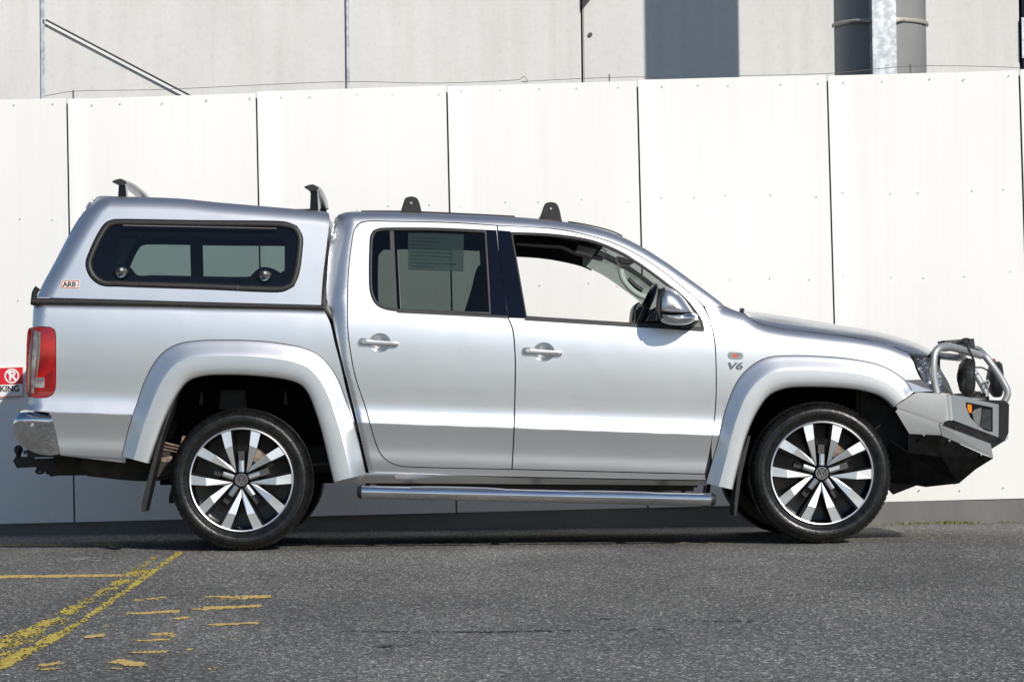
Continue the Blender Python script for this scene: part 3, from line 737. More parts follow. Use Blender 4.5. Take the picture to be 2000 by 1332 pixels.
# ---- flares
def curve(px, n_, Y): return [Vector(v_) for v_ in even(spline([(at(a_, b_, Y).x, at(a_, b_, Y).z) for a_, b_ in px], False, 80), n_)]
def even(pts, n_):
    L = [0]
    for i in range(1, len(pts)): L.append(L[-1]+(Vector(pts[i])-Vector(pts[i-1])).length)
    out = []; j = 0
    for k in range(n_):
        t = L[-1]*k/(n_-1)
        while j < len(L)-2 and L[j+1] < t: j += 1
        q = (t-L[j])/(L[j+1]-L[j]+1e-12); out.append(Vector(pts[j]).lerp(Vector(pts[j+1]), q))
    return out
fl_out_r = [(238, 891), (252, 836), (266, 794), (280, 752), (301, 710), (322, 686), (350, 671.5), (385, 666), (437, 664.5), (507, 666.5), (560, 673), (595, 681), (620, 693), (644, 717), (661.5, 745), (675, 780), (689, 822), (701, 865), (714, 926)]
fl_in_r = [(290.5, 905), (304.5, 864), (318.5, 825.5), (336, 787), (353, 759), (367, 744), (392, 735), (437, 732), (507, 734.5), (560, 741.5), (588, 752), (602, 769.5), (616, 804.5), (630, 850), (643, 906), (651, 941)]
fl_out_f = [(1379, 944), (1398, 878), (1418, 799), (1441, 744), (1465, 717), (1496, 699.5), (1543, 695), (1613, 697), (1672, 703), (1722, 715), (1750, 730), (1769, 745), (1781, 763)]
fl_in_f = [(1432, 956), (1443.5, 908), (1461, 846), (1480.5, 802.5), (1504, 771.5), (1535, 758.5), (1574, 755.5), (1652, 758), (1691, 764), (1719, 773), (1734, 783), (1746, 795)]
NF = 70
def flare(px_o, px_i, S):
    O = curve(px_o, NF, .015); I = curve(px_i, NF, -.03)
    rows = [(0, .006, 1), (0, -.004, 1), (.03, -.0075, 0), (.10, -.012, 0), (.22, -.0215, 0), (.34, -.0315, 0), (.42, -.0375, 0), (.455, -.0392, 1), (.62, -.0405, 0), (.80, -.0400, 0), (.93, -.0375, 0), (.985, -.033, 0), (1.0, -.026, 1), (1.0, .06, 1)]
    V = []; Fc = []; k = len(rows)
    for i in range(NF):
        for s, dy, _ in rows:
            p = O[i].lerp(I[i], s); y0 = float(S(np.array([O[i].x]), np.array([O[i].y]))[0])
            blend = min(1, s/.45); yb = y0*(1-blend)+.006*blend
            V.append((p.x, yb+dy*(.78 if -.05 < dy < 0 else 1), p.y))
    for i in range(NF-1):
        for j in range(k-1): Fc.append((i*k+j, i*k+j+1, (i+1)*k+j+1, (i+1)*k+j))
    Fc.append(tuple(range(k))); Fc.append(tuple((NF-1)*k+j for j in range(k)))
    me = bpy.data.meshes.new('fender_flare'); me.from_pydata(V, [], Fc)
    bm = bmesh.new(); bm.from_mesh(me); bmesh.ops.recalc_face_normals(bm, faces=bm.faces[:])
    if sum(f_.normal.y*f_.calc_area() for f_ in bm.faces) > 0: bmesh.ops.reverse_faces(bm, faces=bm.faces[:])
    bm.verts.ensure_lookup_table()
    for f_ in bm.faces: f_.smooth = len(f_.verts) == 4
    for ed in bm.edges:
        a_, b_ = sorted((ed.verts[0].index % k, ed.verts[1].index % k))
        if a_ == b_ and rows[a_][2]: ed.smooth = False
    bm.to_mesh(me); bm.free(); o = link('fender_flare', me, 'paint', T); mirror(o)
    sl_ = [Vector((p.x, float(S(np.array([p.x]), np.array([p.y]))[0])-.0015, p.y)) for p in O]
    mirror(tube('flare_seal', sl_, .0032, 'trim', T, 6, True, False)); return O, I
OR, IR = flare(fl_out_r, fl_in_r, lambda X, Z: prof(X, Z))
OF, IF_ = flare(fl_out_f, fl_in_f, lambda X, Z: prof(X, Z))
mid_r = [O_.lerp(I_, .35) for O_, I_ in zip(OR, IR)]; mid_f = [O_.lerp(I_, .35) for O_, I_ in zip(OF, IF_)]
# inner arch liner and dark well
def well(I, xw0, xw1, name='wheel_well'):
    V = []; Fc = []; n_ = len(I); ys = (.055, .30, .62)
    for p in I:
        for k_, y in enumerate(ys): V.append((p.x, y, p.y+.01*k_))
    for i in range(n_-1):
        for j in range(2): Fc.append((i*3+j, i*3+j+1, (i+1)*3+j+1, (i+1)*3+j))
    o = raw(name, V, Fc, 'liner', T, True, 60); mirror(o)
    V = [(p.x, .62, p.y+.02) for p in I] + [(I[-1].x, .62, .34), (I[0].x, .62, .34)]
    o = raw('well_wall', V, [tuple(range(len(V)))], 'liner', T); mirror(o)
well(IR, 0, 0); well(IF_, 0, 0)
# ---- tub (bed) side
def S_bed(X, Z):
    Y = prof(X, Z)
    d = dist_poly(X, Z, bedtop); Y = np.where(True, Y+rnd(d, .04), Y)
    d = dist_poly(X, Z, bedleft); Y = Y+rnd(d, .085)*1.1
    return Y
bedtop = sh(wl([(60, 592), (350, 597), (640, 603.5)], .05), 0, .006); bedleft = sh(wl([(64, 590), (60, 640), (55, 700), (54, 770), (57, 790), (47, 800), (30, 840), (40, 900)], .06), -.007, 0)
bed = onto([(118, 888), (112, 858), (101, 815), (94, 806), (50, 801), (57, 776), (92, 776), (103.5, 770), (108.5, 757), (109, 654), (106.5, 643.5), (98, 639), (63, 638), (66, 595), (180, 593.5), (350, 597), (500, 600), (631, 603), (644, 629), (653.5, 668), (665, 712), (677, 764), (692, 822), (700, 858), (712, 924)], S_bed)
# start at lower-left, run over the top to the right, back along the flare
bedout = [Vector(p) for p in bed] + [v_ for v_ in reversed(mid_r)]
panel('tub_side', bedout, S_bed, 'paint', T, world=True, extra=CR, gap=.001)
# lower trim rail of the tub
o = tube('tub_rail', [at(112, 868, .05), at(180, 876, .05), at(245, 885, .05)], .013, 'paint', T, 10, squash=(.7, 1)); mirror(o)
panel('tub_skirt', [(112, 858), (118, 889), (245, 904), (248, 874)], lambda X, Z: prof(X, Z)+.012, 'paint', T, gap=0)
# ---- front fender
hood_px = [(1413, 599), (1440, 607), (1453, 612), (1480, 630.5), (1516, 640), (1594, 650), (1672, 660), (1730, 672), (1777, 689)]
hoodL = sh(wl(hood_px, .12), .002, .006); Xf0 = at(1640, 700, .05).x
def S_fen(X, Z):
    Y = prof(X, Z); d = dist_poly(X, Z, hoodL)
    Y = Y + rnd(d, .085)*.75
    q = np.clip(X-Xf0, 0, 1); return Y + q*q*.30
fen = onto([(1376, 600), (1413, 599), (1440, 607), (1453, 612), (1480, 630.5), (1516, 640), (1594, 650), (1672, 660), (1730, 672), (1774, 689), (1786, 712), (1797, 736), (1806, 748), (1790, 760)], S_fen)
back = onto([(1389, 870), (1397, 804), (1399, 722), (1395, 660), (1384, 618)], S_fen)
fenout = [Vector(p) for p in fen] + [v_ for v_ in reversed(mid_f)] + [Vector(p) for p in back]
panel('front_fender', fenout, S_fen, 'paint', T, world=True, extra=CR, gap=.0025)
pxmesh('bumper_corner', [(1722, 769, .012), (1764, 742, .03), (1800, 741, .055), (1822, 764, .10), (1783, 766, .035), (1748, 792, .012)], [(0, 1, 4, 5), (1, 2, 3, 4)], 'paint', T, .004)
# ---- sill and chassis
panel('sill', [(714, 924), (1000, 932), (1380, 939), (1380, 948), (1000, 945), (652, 943), (654, 936)], lambda X, Z: .055+np.clip((at(1000, 932, .05).z-Z)*.9, -.02, .05)+0*X, 'paint', T, gap=0, step=.03)
for Y0 in (.52, 1.31): box('chassis_rail', (-1.05, Y0, .40), (3.5, Y0+.12, .55), 'chassis', T, .01)
box('underbody', (.72, .16, at(1000, 962, .3).z), (2.45, WID-.16, .56), 'chassis', T, .02)
for X_ in (-.02, 3.09): tube('axle', [(X_, .25, .375), (X_, WID-.25, .375)], .05, 'chassis', T, 12, sp=False)
o = lathe('differential', [(.02, -.13), (.12, -.10), (.16, 0), (.12, .10), (.02, .13)], 'chassis', T, 20); o.location = (-.03, .98, .37); o.rotation_euler = (0, 0, math.pi/2)
# fuel tank / spare wheel under the tub
sp_ = lathe('spare_wheel', [(.10, 0), (.24, .01), (.30, -.01), (.35, .03), (.36, .12), (.33, .2), (.2, .2)], 'chassis', T, 40); sp_.rotation_euler = (math.pi/2, 0, 0); sp_.location = (-.52, .95, .56)
o = pxprism('muffler', [(160, 898), (240, 892), (335, 905), (340, 934), (290, 940), (170, 930), (156, 914)], .30, .55, 'chassis', T, .02, True)
for k_ in range(3):
    o = tube('leaf_spring', [at(312, 863+k_*7, .40), at(350, 872+k_*6, .40), at(470, 900+k_*4, .40), at(640, 905, .40)], .012, 'rust', T, 8, squash=(2.2, .6)); mirror(o)
o = pxprism('spring_shackle', [(314, 893), (336, 890), (334, 902), (316, 902)], .36, .42, 'rust', T); mirror(o)
o = pxprism('bump_stop', [(356, 851), (362, 851), (360, 872), (352, 872)], .38, .42, 'rust', T); mirror(o)
for x_ in (393, 558):
    o = tube('well_bolt', [at(x_, 765, .60), at(x_, 790, .58)], [.005, .014], 'sail', T, 8, sp=False); mirror(o)
o = pxprism('well_bracket', [(430, 762), (478, 762), (482, 800), (428, 800)], .57, .62, 'trim', T, .01); mirror(o)
# ---- mud flaps
for px_ in ([(345, 760), (349, 762), (318, 850), (283, 999), (276, 998), (276, 984), (303, 880)], [(1462, 850), (1466, 852), (1448, 930), (1438, 1009), (1434, 1007), (1434, 985), (1443, 905)]):
    o = pxprism('mud_flap', px_, .02, .26, 'black', T, .002); mirror(o)
# ---- side step
st = [at(705, 960.5, .0), at(1390, 975.5, .0)]
o = tube('side_step', [st[0], st[1]], .0345, 'steel', T, 28, True, False); mirror(o)
for p, q in ((st[0], st[1]), (st[1], st[0])):
    d_ = (p-q).normalized()
    o = tube('step_end_cap', [p-d_*.004, p+d_*.008, p+d_*.016, p+d_*.020], [.0365, .025], 'black', T, 24, True, False); mirror(o)
for x_ in (800, 1050, 1300):
    p = at(x_, 966, .02); o = box('step_bracket', (p.x-.02, .04, p.z-.02), (p.x+.02, .4, p.z+.0), 'chassis', T, .005); mirror(o)
p = at(1376, 987, 0); o = box('step_bolt', (p.x-.01, 0, p.z-.012), (p.x+.01, .02, p.z+.01), 'black', T); mirror(o)
for xa_, xb_, yy in ((800, 985, 950), (1110, 1290, 958)):
    pa, pb = at(xa_, yy+1.5, 0), at(xb_, yy+1.5+(xb_-xa_)*.022, 0)
    o = tube('step_pad', [pa, pa.lerp(pb, .2)+Vector((0, 0, .004)), pa.lerp(pb, .8)+Vector((0, 0, .004)), pb], .026, 'steel', T, 14, True, True, 5, squash=(1.1, .22)); mirror(o)
# ---- windows
def ring_mesh(name, px_out, inset, S, dy, material, lift=.004, corner=38, far=True, world=None):
    o = spline(onto(px_out, S), True, corner); n_ = len(o)
    rows = [(0, .012), (0, 0), (.25, -lift), (.75, -lift), (1, 0), (1, .02)]; V = []; k = len(rows)
    for s, dd in rows:
        lp = offset2(o, inset*s) if s else o
        X = np.array([q[0] for q in lp]); Z = np.array([q[1] for q in lp]); Y = S(X, Z)+dy+dd
        V += [(X[i], Y[i], Z[i]) for i in range(n_)]
    Fc = [(j*n_+i, j*n_+(i+1) % n_, (j+1)*n_+(i+1) % n_, (j+1)*n_+i) for j in range(k-1) for i in range(n_)]
    q = raw(name, V, Fc, material, T, True, 60)
    if far: mirror(q)
    return q
ring_mesh('window_seal', rearwin, .014, S_cab, .006, 'trim')
ring_mesh('window_seal', frontwin, .013, S_cab, .006, 'trim')
sub = lambda px, S, dy, material, name, far=True, gap=0: panel(name, px, lambda X, Z: S(X, Z)+dy, material, T, gap=gap, flange=.003, step=.05, far=far)
sub([(724, 462), (730, 451), (743, 446.5), (764, 446.3), (772, 607.5), (747, 602), (733, 592), (724, 572), (721.5, 535)], S_cab, .012, 'tint', 'quarter_glass', gap=.004)
sub([(768, 446.5), (845, 446), (951, 450.5), (960, 614), (776, 607.5)], S_cab, .014, 'tint', 'rear_door_glass', gap=.004)
o = panel('window_divider', [(761, 448), (769, 448), (776, 607), (768, 606)], lambda X, Z: S_cab(X, Z)+.008, 'trim', T, gap=0, flange=.01, step=.04)
sub([(951, 449), (969.8, 450), (974.8, 500), (981.8, 563), (990.8, 618.5), (960, 617)], S_cab, -.002, 'applique', 'pillar_cover', gap=.0)
sub([(972.4, 450), (997, 452), (1028, 622), (993.4, 620.5), (984.2, 563), (977.2, 500)], S_cab, -.002, 'applique', 'pillar_cover', gap=.0)
for px_ in ([(776, 606), (992, 617), (992, 621), (776, 610)], [(1025, 620), (1374, 642), (1375, 647), (1025, 625)]):
    o = panel('waist_seal', px_, lambda X, Z: S_cab(X, Z)-.005, 'black', T, gap=0, flange=.012, step=.05)
# notice sheet behind the rear glass
S_in = lambda X, Z: S_cab(X, Z)+.03
panel('notice_sheet', [(797, 452), (906, 457), (905, 531), (797, 527)], S_in, 'paper', T, gap=0, flange=.0005, step=.05, far=False)
for k_ in range(9):
    y_ = 463+k_*7; w_ = random.uniform(.45, .98)
    panel('print_line', [(803, y_), (803+97*w_, y_+4*w_), (803+97*w_, y_+6.6*w_), (803, y_+2)], lambda X, Z: S_cab(X, Z)+.0285, 'print', T, gap=0, flange=.0003, step=.08, far=False)
# ---- mirror sail and door mirror
sub([(1303, 553), (1335, 579), (1356, 604), (1370, 626), (1374, 643), (1330, 641), (1303, 640)], S_cab, .004, 'sail', 'mirror_sail', gap=.002)
def loft(name, px, slices, material, mid, Y0):
    c_ = Vector(mid); q = spline([Vector(p) for p in px], True, 50); V = []; n_ = len(q); Fc = []
    for y, s, sh in slices:
        for p in q:
            pp = c_+(p-c_)*s+Vector(sh); V.append(tuple(at(pp.x, pp.y, Y0+y)))
    for j in range(len(slices)-1):
        for i in range(n_): Fc.append((j*n_+i, j*n_+(i+1) % n_, (j+1)*n_+(i+1) % n_, (j+1)*n_+i))
    Fc.append(tuple(range(n_))); Fc.append(tuple((len(slices)-1)*n_+i for i in range(n_)))
    o = raw(name, V, Fc, material, T, True, 45); mirror(o); return o
sl = [(-.215, .30, (-2, 4)), (-.208, .52, (-1.5, 3)), (-.192, .74, (-1, 2)), (-.165, .90, (-.5, 1)), (-.125, .98, (0, 0)), (-.08, 1.0, (0, 0)), (-.03, .98, (0, 0)), (.0, .9, (0, 0))]
loft('mirror_cap', [(1285, 608), (1285, 588), (1289, 571), (1296, 563), (1308, 563), (1323, 571), (1336, 584), (1346, 598), (1354, 610), (1340, 612), (1310, 611)], sl, 'paint', (1312, 592), .04)
loft('mirror_base', [(1283, 609), (1310, 612), (1354, 610.5), (1363, 616), (1362, 625), (1350, 632), (1330, 636), (1305, 634), (1290, 628)], sl, 'chrome', (1318, 616), .042)
loft('mirror_rim', [(1281.5, 611), (1282, 588), (1286, 571), (1294, 562), (1299, 562), (1289, 572), (1286.5, 590), (1286.5, 612), (1290, 627), (1286, 622)], [(-.19, .8, (2, 1)), (-.15, 1, (0, 0)), (-.02, 1, (0, 0))], 'black', (1288, 595), .035)
loft('mirror_arm', [(1325, 630), (1362, 617), (1366, 626), (1352, 637), (1330, 640)], [(-.09, .9, (0, 0)), (-.03, 1, (0, 0)), (.03, 1, (0, 0))], 'black', (1345, 630), .05)
# ---- door handles
for (cx_, cy_), lk in zip(cups, (0, 1)):
    c_ = at(cx_, cy_, .015); rx, ry = 20.6/367, 17.6/367; Y0 = float(S_cab(np.array([c_.x]), np.array([c_.z]))[0])
    V = []; Fc = []; n_ = 24
    for j, (s, dy) in enumerate(((1.02, .001), (.97, .006), (.85, .017), (.65, .027), (.4, .032), (.0, .033))):
        for k_ in range(n_): V.append((c_.x+(rx+.003)*s*math.cos(2*math.pi*k_/n_), Y0+dy, c_.z+(ry+.003)*s*math.sin(2*math.pi*k_/n_)))
    for j in range(5):
        for k_ in range(n_): Fc.append((j*n_+k_, j*n_+(k_+1) % n_, (j+1)*n_+(k_+1) % n_, (j+1)*n_+k_))
    me = bpy.data.meshes.new('handle_cup'); me.from_pydata(V, [], Fc); me.polygons.foreach_set('use_smooth', [True]*len(Fc)); cup = link('handle_cup', me, 'paint', T)
    mirror(cup)
    hx0, hx1 = cx_-41, cx_+37
    hp = [(hx0, cy_-2), (hx0+2, cy_-7), (hx0+12, cy_-8.5), (cx_-12, cy_-6.5), (cx_+18, cy_-5), (hx1-4, cy_-3.5), (hx1, cy_+1), (hx1-3, cy_+6), (cx_+18, cy_+7), (cx_-12, cy_+5.5), (hx0+12, cy_+5), (hx0+2, cy_+4)]
    hp = [(a_, b_+(a_-cx_)*.035) for a_, b_ in hp]
    q = wl(hp, .0, True, False); q = [tuple(v_) for v_ in spline(q, True, 70)]; cc = np.mean(q, 0)
    V = []; n_ = len(q); Fc = []
    for s, y in ((.92, .012), (1.0, .002), (1.0, -.012), (.93, -.020), (.72, -.0245), (.3, -.026)):
        for p in q:
            V.append((cc[0]+(p[0]-cc[0])*(1-(1-s)*.28), Y0+y, cc[1]+(p[1]-cc[1])*s))
    for j in range(5):
        for k_ in range(n_): Fc.append((j*n_+k_, j*n_+(k_+1) % n_, (j+1)*n_+(k_+1) % n_, (j+1)*n_+k_))
    Fc.append(tuple(range(n_))); Fc.append(tuple(5*n_+k_ for k_ in range(n_)))
    hd = raw('door_handle', V, Fc, 'paint', T, True, 50); mirror(hd)
    p = at(hx0+10, cy_-3, 0)
    o = tube('lock_cap', [(p.x, Y0-.022, p.z), (p.x, Y0-.029, p.z)], .013, 'satin', T, 18, True, False); o.parent = hd
    if lk:
        o = tube('keyhole', [(p.x, Y0-.028, p.z), (p.x, Y0-.0305, p.z)], .006, 'chrome', T, 14, True, False); o.parent = hd
# ---- roof, rear wall, windscreen, bonnet
def cross(name, line, ys, material, crown=0, flip=False):
    """surface carried straight across the truck from a near-side (x, y, z) line"""
    V = []; Fc = []; n_ = len(line); k = len(ys)
    for p in line:
        for j, t in enumerate(ys):
            y = p.y+(WID-2*p.y)*t; V.append((p.x, y, p.z+crown*4*t*(1-t)))
    for i in range(n_-1):
        for j in range(k-1): Fc.append((i*k+j, i*k+j+1, (i+1)*k+j+1, (i+1)*k+j))
    return raw(name, V, Fc, material, T, True, 50)
ys = [0, .03, .08, .16, .28, .4, .5, .6, .72, .84, .92, .97, 1]
def sline(px, S, dy=0, dz=0):
    q = spline(onto(px, S), False, 80); X = np.array([p[0] for p in q]); Z = np.array([p[1] for p in q]); Y = S(X, Z)+dy
    return [Vector((X[i], Y[i], Z[i]+dz)) for i in range(len(q))]
rl = sline([(654, 428), (662, 420), (677, 415), (712, 413.7), (782, 414.2), (824, 415.7), (915, 419.7), (1006, 424.2), (1055, 428.2), (1100, 433.2), (1146, 441.2), (1195, 454.2)], S_cab)
cross('roof', rl, ys, 'paint', .012)
wsl = sline([(1195, 454.5), (1247, 478.5), (1300, 511.5), (1335, 536.5), (1387, 574.5), (1410, 592.5), (1440, 607)], S_cab, .005, -.004)
cross('windscreen', wsl, ys, 'screen', .012)
cross('cab_rear_wall', sline([(655, 430), (646, 475), (640, 542), (640, 584), (648, 612)], S_cab, .002), ys, 'paint')
# bonnet with a rolled shoulder
h0 = sline([(1453, 611), (1480, 629.5), (1516, 639), (1594, 649), (1672, 659), (1730, 671), (1777, 688), (1812, 695)], S_fen, .004)
h1 = spline([at(a_, b_, .34) for a_, b_ in [(1450, 607), (1490, 611), (1535, 617.5), (1633, 633.5), (1711, 647), (1769, 662.5), (1800, 674), (1818, 684)]], False, 80)
NH = 40; h0 = even(h0, NH); h1 = even(h1, NH); V = []; Fc = []
rows = [0, .12, .25, .4, .55, .7, .85, 1.0]
for i in range(NH):
    for s in rows:
        a_, b_ = h0[i], h1[i]
        V.append((a_.x+(b_.x-a_.x)*s, a_.y+(b_.y-a_.y)*(1-math.cos(s*math.pi/2))*.55+(b_.y-a_.y)*s*.45, a_.z+(b_.z-a_.z)*(math.sin(s*math.pi/2)*.6+s*.4)))
    b_ = h1[i]
    for t in (.25, .5): V.append((b_.x, b_.y+(WID/2-b_.y)*t*2, b_.z+.006*t*2))
k = len(rows)+2
for i in range(NH-1):
    for j in range(k-1): Fc.append((i*k+j, i*k+j+1, (i+1)*k+j+1, (i+1)*k+j))
o = raw('bonnet', V, Fc, 'paint', T, True, 50); mirror(o, 'bonnet')
p = at(1450, 606, .35); box('washer_jet', (p.x-.012, .35, p.z-.01), (p.x+.012, .39, p.z+.012), 'black', T, .004)
# headlamp: dark bowl, bright reflectors, clear cover
lampo = [(1774, 689, .16), (1800, 693, .19), (1818, 700, .26), (1838, 722, .34), (1853, 748, .38), (1862, 770, .42), (1822, 766, .20), (1806, 748, .14), (1790, 716, .13)]
c_ = (1818, 728, .20)
pxmesh('headlamp', [(x, y, Y+.06) for x, y, Y in lampo]+[(c_[0], c_[1], .34)], [(i, (i+1) % 9, 9) for i in range(9)], 'satin', T)
pxmesh('headlamp_cover', lampo+[(1822, 734, .205)], [(i, (i+1) % 9, 9) for i in range(9)], 'lampglass', T, smooth=True)
for (x, y, r_, Y) in ((1832, 742, .040, .33), (1806, 716, .026, .24)):
    o = lathe('lamp_reflector', [(r_, 0), (r_*.93, .004), (r_*.8, .02), (r_*.4, .035), (.002, .04)], 'chrome', T, 24); p = at(x, y, Y); o.location = p; o.rotation_euler = (0, 0, math.radians(50))
    bpy.context.view_layer.update(); me = o.data.copy(); me.transform(o.matrix_world); o.data = me; o.location = (0, 0, 0); o.rotation_euler = (0, 0, 0); mirror(o)
pxmesh('lamp_strip', [(1778, 693, .175), (1812, 700, .25), (1816, 705, .26), (1784, 699, .17)], [(0, 1, 2, 3)], 'clear', T, .004)
# grille and front panel behind the bar
a_, b_ = at(1842, 690, .45), at(1850, 800, .45)
box('grille', (a_.x-.06, .42, b_.z-.1), (a_.x-.02, WID-.42, a_.z), 'black', T, .01)
box('radiator_support', (a_.x-.5, .3, .42), (a_.x-.1, WID-.3, .95), 'chassis', T, .02)

# ---- canopy
canout = [(72, 581), (82, 558), (105, 516), (140, 449.5), (168, 404), (178, 391), (191, 384.5), (230, 384), (350, 388), (420, 395), (525, 404), (595, 410), (634, 413.5), (642, 417), (643.5, 426), (638, 477), (630, 547), (627, 596.5), (350, 589)]
canwin = [(224, 428), (390, 430), (556, 432.5), (580, 441), (591.5, 462), (591, 490), (584, 537), (574, 560), (550, 571), (400, 566), (232, 560.5), (196, 557.5), (175, 541), (166.5, 516), (175, 488), (194, 450), (207, 434)]
cantopL = sh(wl([(175, 393), (191, 384.5), (230, 384), (350, 388), (420, 395), (525, 404), (595, 410), (640, 415)], .2), 0, .007); canleftL = sh(wl([(66, 592), (82, 558), (105, 516), (140, 449.5), (168, 404), (185, 383)], .15), -.007, .004)
canbot = at(350, 592, .05).z; canright = wl([(644, 418), (638, 477), (630, 547), (627, 600)], .1)
def S_can(X, Z):
    Y = .052 + .11*np.clip(Z-canbot, -.1, 1) + .10*np.clip(Z-canbot, 0, 1)**2
    d = dist_poly(X, Z, cantopL); Y = Y+rnd(d, .085)
    d = dist_poly(X, Z, canleftL); Y = Y+rnd(d, .105)*1.15
    return Y
panel('canopy_shell', canout, S_can, 'paint', T, [canwin], gap=.0, step=.016, flange=.03)
S_cw = lambda X, Z: .052 + .11*np.clip(Z-canbot, -.1, 1) + .10*np.clip(Z-canbot, 0, 1)**2
ring_mesh('canopy_window_frame', canwin, .036, S_cw, .003, 'black', .009, 50)
inner = offset2([Vector(p) for p in canwin], 12)
innerpx = [tuple(p) for p in inner]
frit_holes = [[(236, 462), (545, 466), (556, 472), (556, 528), (548, 533), (530, 524), (512, 522), (498, 530), (488, 540), (300, 537.5), (268, 537), (256, 524), (244, 517), (226, 517)]]
panel('canopy_glass_border', innerpx, lambda X, Z: S_cw(X, Z)+.007, 'gloss', T, frit_holes, gap=0, flange=.002, step=.04, far=False, corner=50)
o = panel('canopy_glass', [tuple(p) for p in offset2([Vector(p) for p in canwin], 9)], lambda X, Z: S_cw(X, Z)+.012, 'cantint', T, gap=0, flange=.002, step=.06, far=True, corner=50)
# sliding-window divider on the far side
dv = panel('window_divider', [(322, 438), (349, 438), (349, 562), (322, 561)], lambda X, Z: S_cw(X, Z)+.02, 'black', T, gap=0, flange=.01, step=.06, far=False)
mirror(dv); bpy.data.objects.remove(dv)
tube('window_channel', [at(240, 440.5, .08), at(540, 446.5, .08)], .003, 'sail', T, 6, sp=False)
tube('frame_joint', [at(464.5, 557.5, .048), at(464.5, 566, .047)], .0012, 'satin', T, 6, sp=False)
for x, y in ((237, 532), (517, 538.5)):
    p = at(x, y, .062); lt = empty('x'); bpy.data.objects.remove(lt)
    o = lathe('window_latch', [(.0, -.020), (.020, -.019), (.033, -.013), (.038, -.004), (.039, .004)], 'black', T, 26); me = o.data; me.transform(Matrix.Translation(p))
    me.transform(Matrix.Translation(p) @ Matrix.Diagonal((1, 1, .8, 1)) @ Matrix.Translation(-p))
    q = raw('latch_paddle', [(p.x-.026, p.y-.021, p.z-.004), (p.x+.026, p.y-.021, p.z-.004), (p.x+.018, p.y-.012, p.z-.025), (p.x-.018, p.y-.012, p.z-.025), (p.x, p.y-.017, p.z-.030)], [(0, 1, 2, 4, 3)], 'chrome', o)
    tube('latch_lock', [(p.x+.004, p.y-.016, p.z+.014), (p.x+.004, p.y-.024, p.z+.014)], .0085, 'chrome', o, 14, True, False)
ct = sline([(76, 576), (84, 559), (107, 517), (142, 451), (170, 406), (180, 393), (192, 386.5), (230, 385.8), (350, 389.6), (420, 396.6), (525, 405.6), (595, 411.6), (633, 415), (640.5, 418.5), (641, 426), (636, 477), (628, 547), (625, 594)], S_can, .003)
kx = [i for i, p in enumerate(ct) if p.z < at(150, 440, .2).z and p.x < -.3]
cross('canopy_roof', ct, ys, 'paint', .004)
# dark lining inside the canopy ends
a_ = at(600, 500, .1); box('canopy_bulkhead', (a_.x, .22, canbot), (a_.x+.02, WID-.22, canbot+.1), 'interior', T)
box('tub_floor', (-1.0, .12, canbot-.35), (.42, WID-.12, canbot-.30), 'interior', T)
box('canopy_lining', (-.72, .30, at(300, 412, .2).z), (.38, WID-.30, at(300, 412, .2).z+.01), 'interior', T)
# seal between canopy and tub
o = tube('canopy_seal', [at(64, 589.5, .055), at(200, 591, .052), at(350, 594.5, .052), at(632, 601, .052)], [.0215, .0145], 'black', T, 14, squash=(1.0, 1.0)); mirror(o)
o = tube('rubber_corner', [at(632, 601, .06), at(640, 612, .06), at(646, 622, .07)], .010, 'black', T, 8); mirror(o)
tube('tailgate_hinge', [at(74, 562, .20), at(68, 572, .2), at(66, 586, .2), at(65, 596, .2)], .016, 'black', T, 10)
# badge
b0 = wl([(119, 547), (153.5, 546.5), (155.5, 549), (154, 563), (151, 565), (117.5, 564), (116.5, 561)], .05, True, False)
Yb = float(S_can(np.array([b0[0][0]+.05]), np.array([b0[0][1]-.02]))[0])-.006
def inset(poly, d_): return [tuple(v_) for v_ in offset2([Vector(p) for p in poly], d_)]
bdg = prism('canopy_badge', b0, Yb, Yb+.02, 'chrome', T, .002)
prism('badge_border', inset(b0, .005), Yb-.0008, Yb+.004, 'badgepink', bdg)
prism('badge_field', inset(b0, .0095), Yb-.0014, Yb+.004, 'white', bdg)
p = at(135.5, 556, Yb)
for dx_ in (-.0013, 0, .0013): text('badge_letters', 'ARB', (p.x+dx_, Yb-.0024-abs(dx_)*.1, p.z), .036, 'ink', bdg, 0, .0004, xs=1.06)
# ---- tail lamp
tlpx = [(53.5, 650), (56, 641), (64, 639), (98, 640), (106, 644), (108, 654), (107.5, 757), (103, 769), (92, 775), (55, 775.5), (52, 766), (51, 710)]
tl = panel('tail_lamp', tlpx, lambda X, Z: S_bed(X, Z)-.008, 'red', T, gap=.0, flange=.03, step=.012)
panel('lamp_dark_band', [(55.5, 650), (63, 645), (62, 772), (55, 772), (53.5, 710)], lambda X, Z: S_bed(X, Z)-.0095, 'reddark', tl, gap=0, flange=.001, step=.012, far=False)
panel('reflector_bar', [(66.5, 646), (72.5, 646), (71.5, 692), (67, 740), (66.5, 768), (61, 768), (62.5, 700)], lambda X, Z: S_bed(X, Z)-.0098, 'clear', tl, gap=0, flange=.001, step=.008, far=False)
panel('lamp_dark_patch', [(73.5, 648), (79, 648), (78, 690), (72, 738), (70, 738), (72.5, 692)], lambda X, Z: S_bed(X, Z)-.0095, 'sail', tl, gap=0, flange=.001, step=.008, far=False)
panel('reverse_lamp', [(68, 738), (87, 737), (86.5, 757), (67, 757)], lambda X, Z: S_bed(X, Z)-.0102, 'clear', tl, gap=0, flange=.001, step=.008, far=False)
panel('lamp_dark_patch', [(80, 740), (104, 720), (104, 764), (92, 771), (68, 771), (68, 760), (88, 759), (88, 738)], lambda X, Z: S_bed(X, Z)-.0093, 'reddark', tl, gap=0, flange=.001, step=.012, far=False)
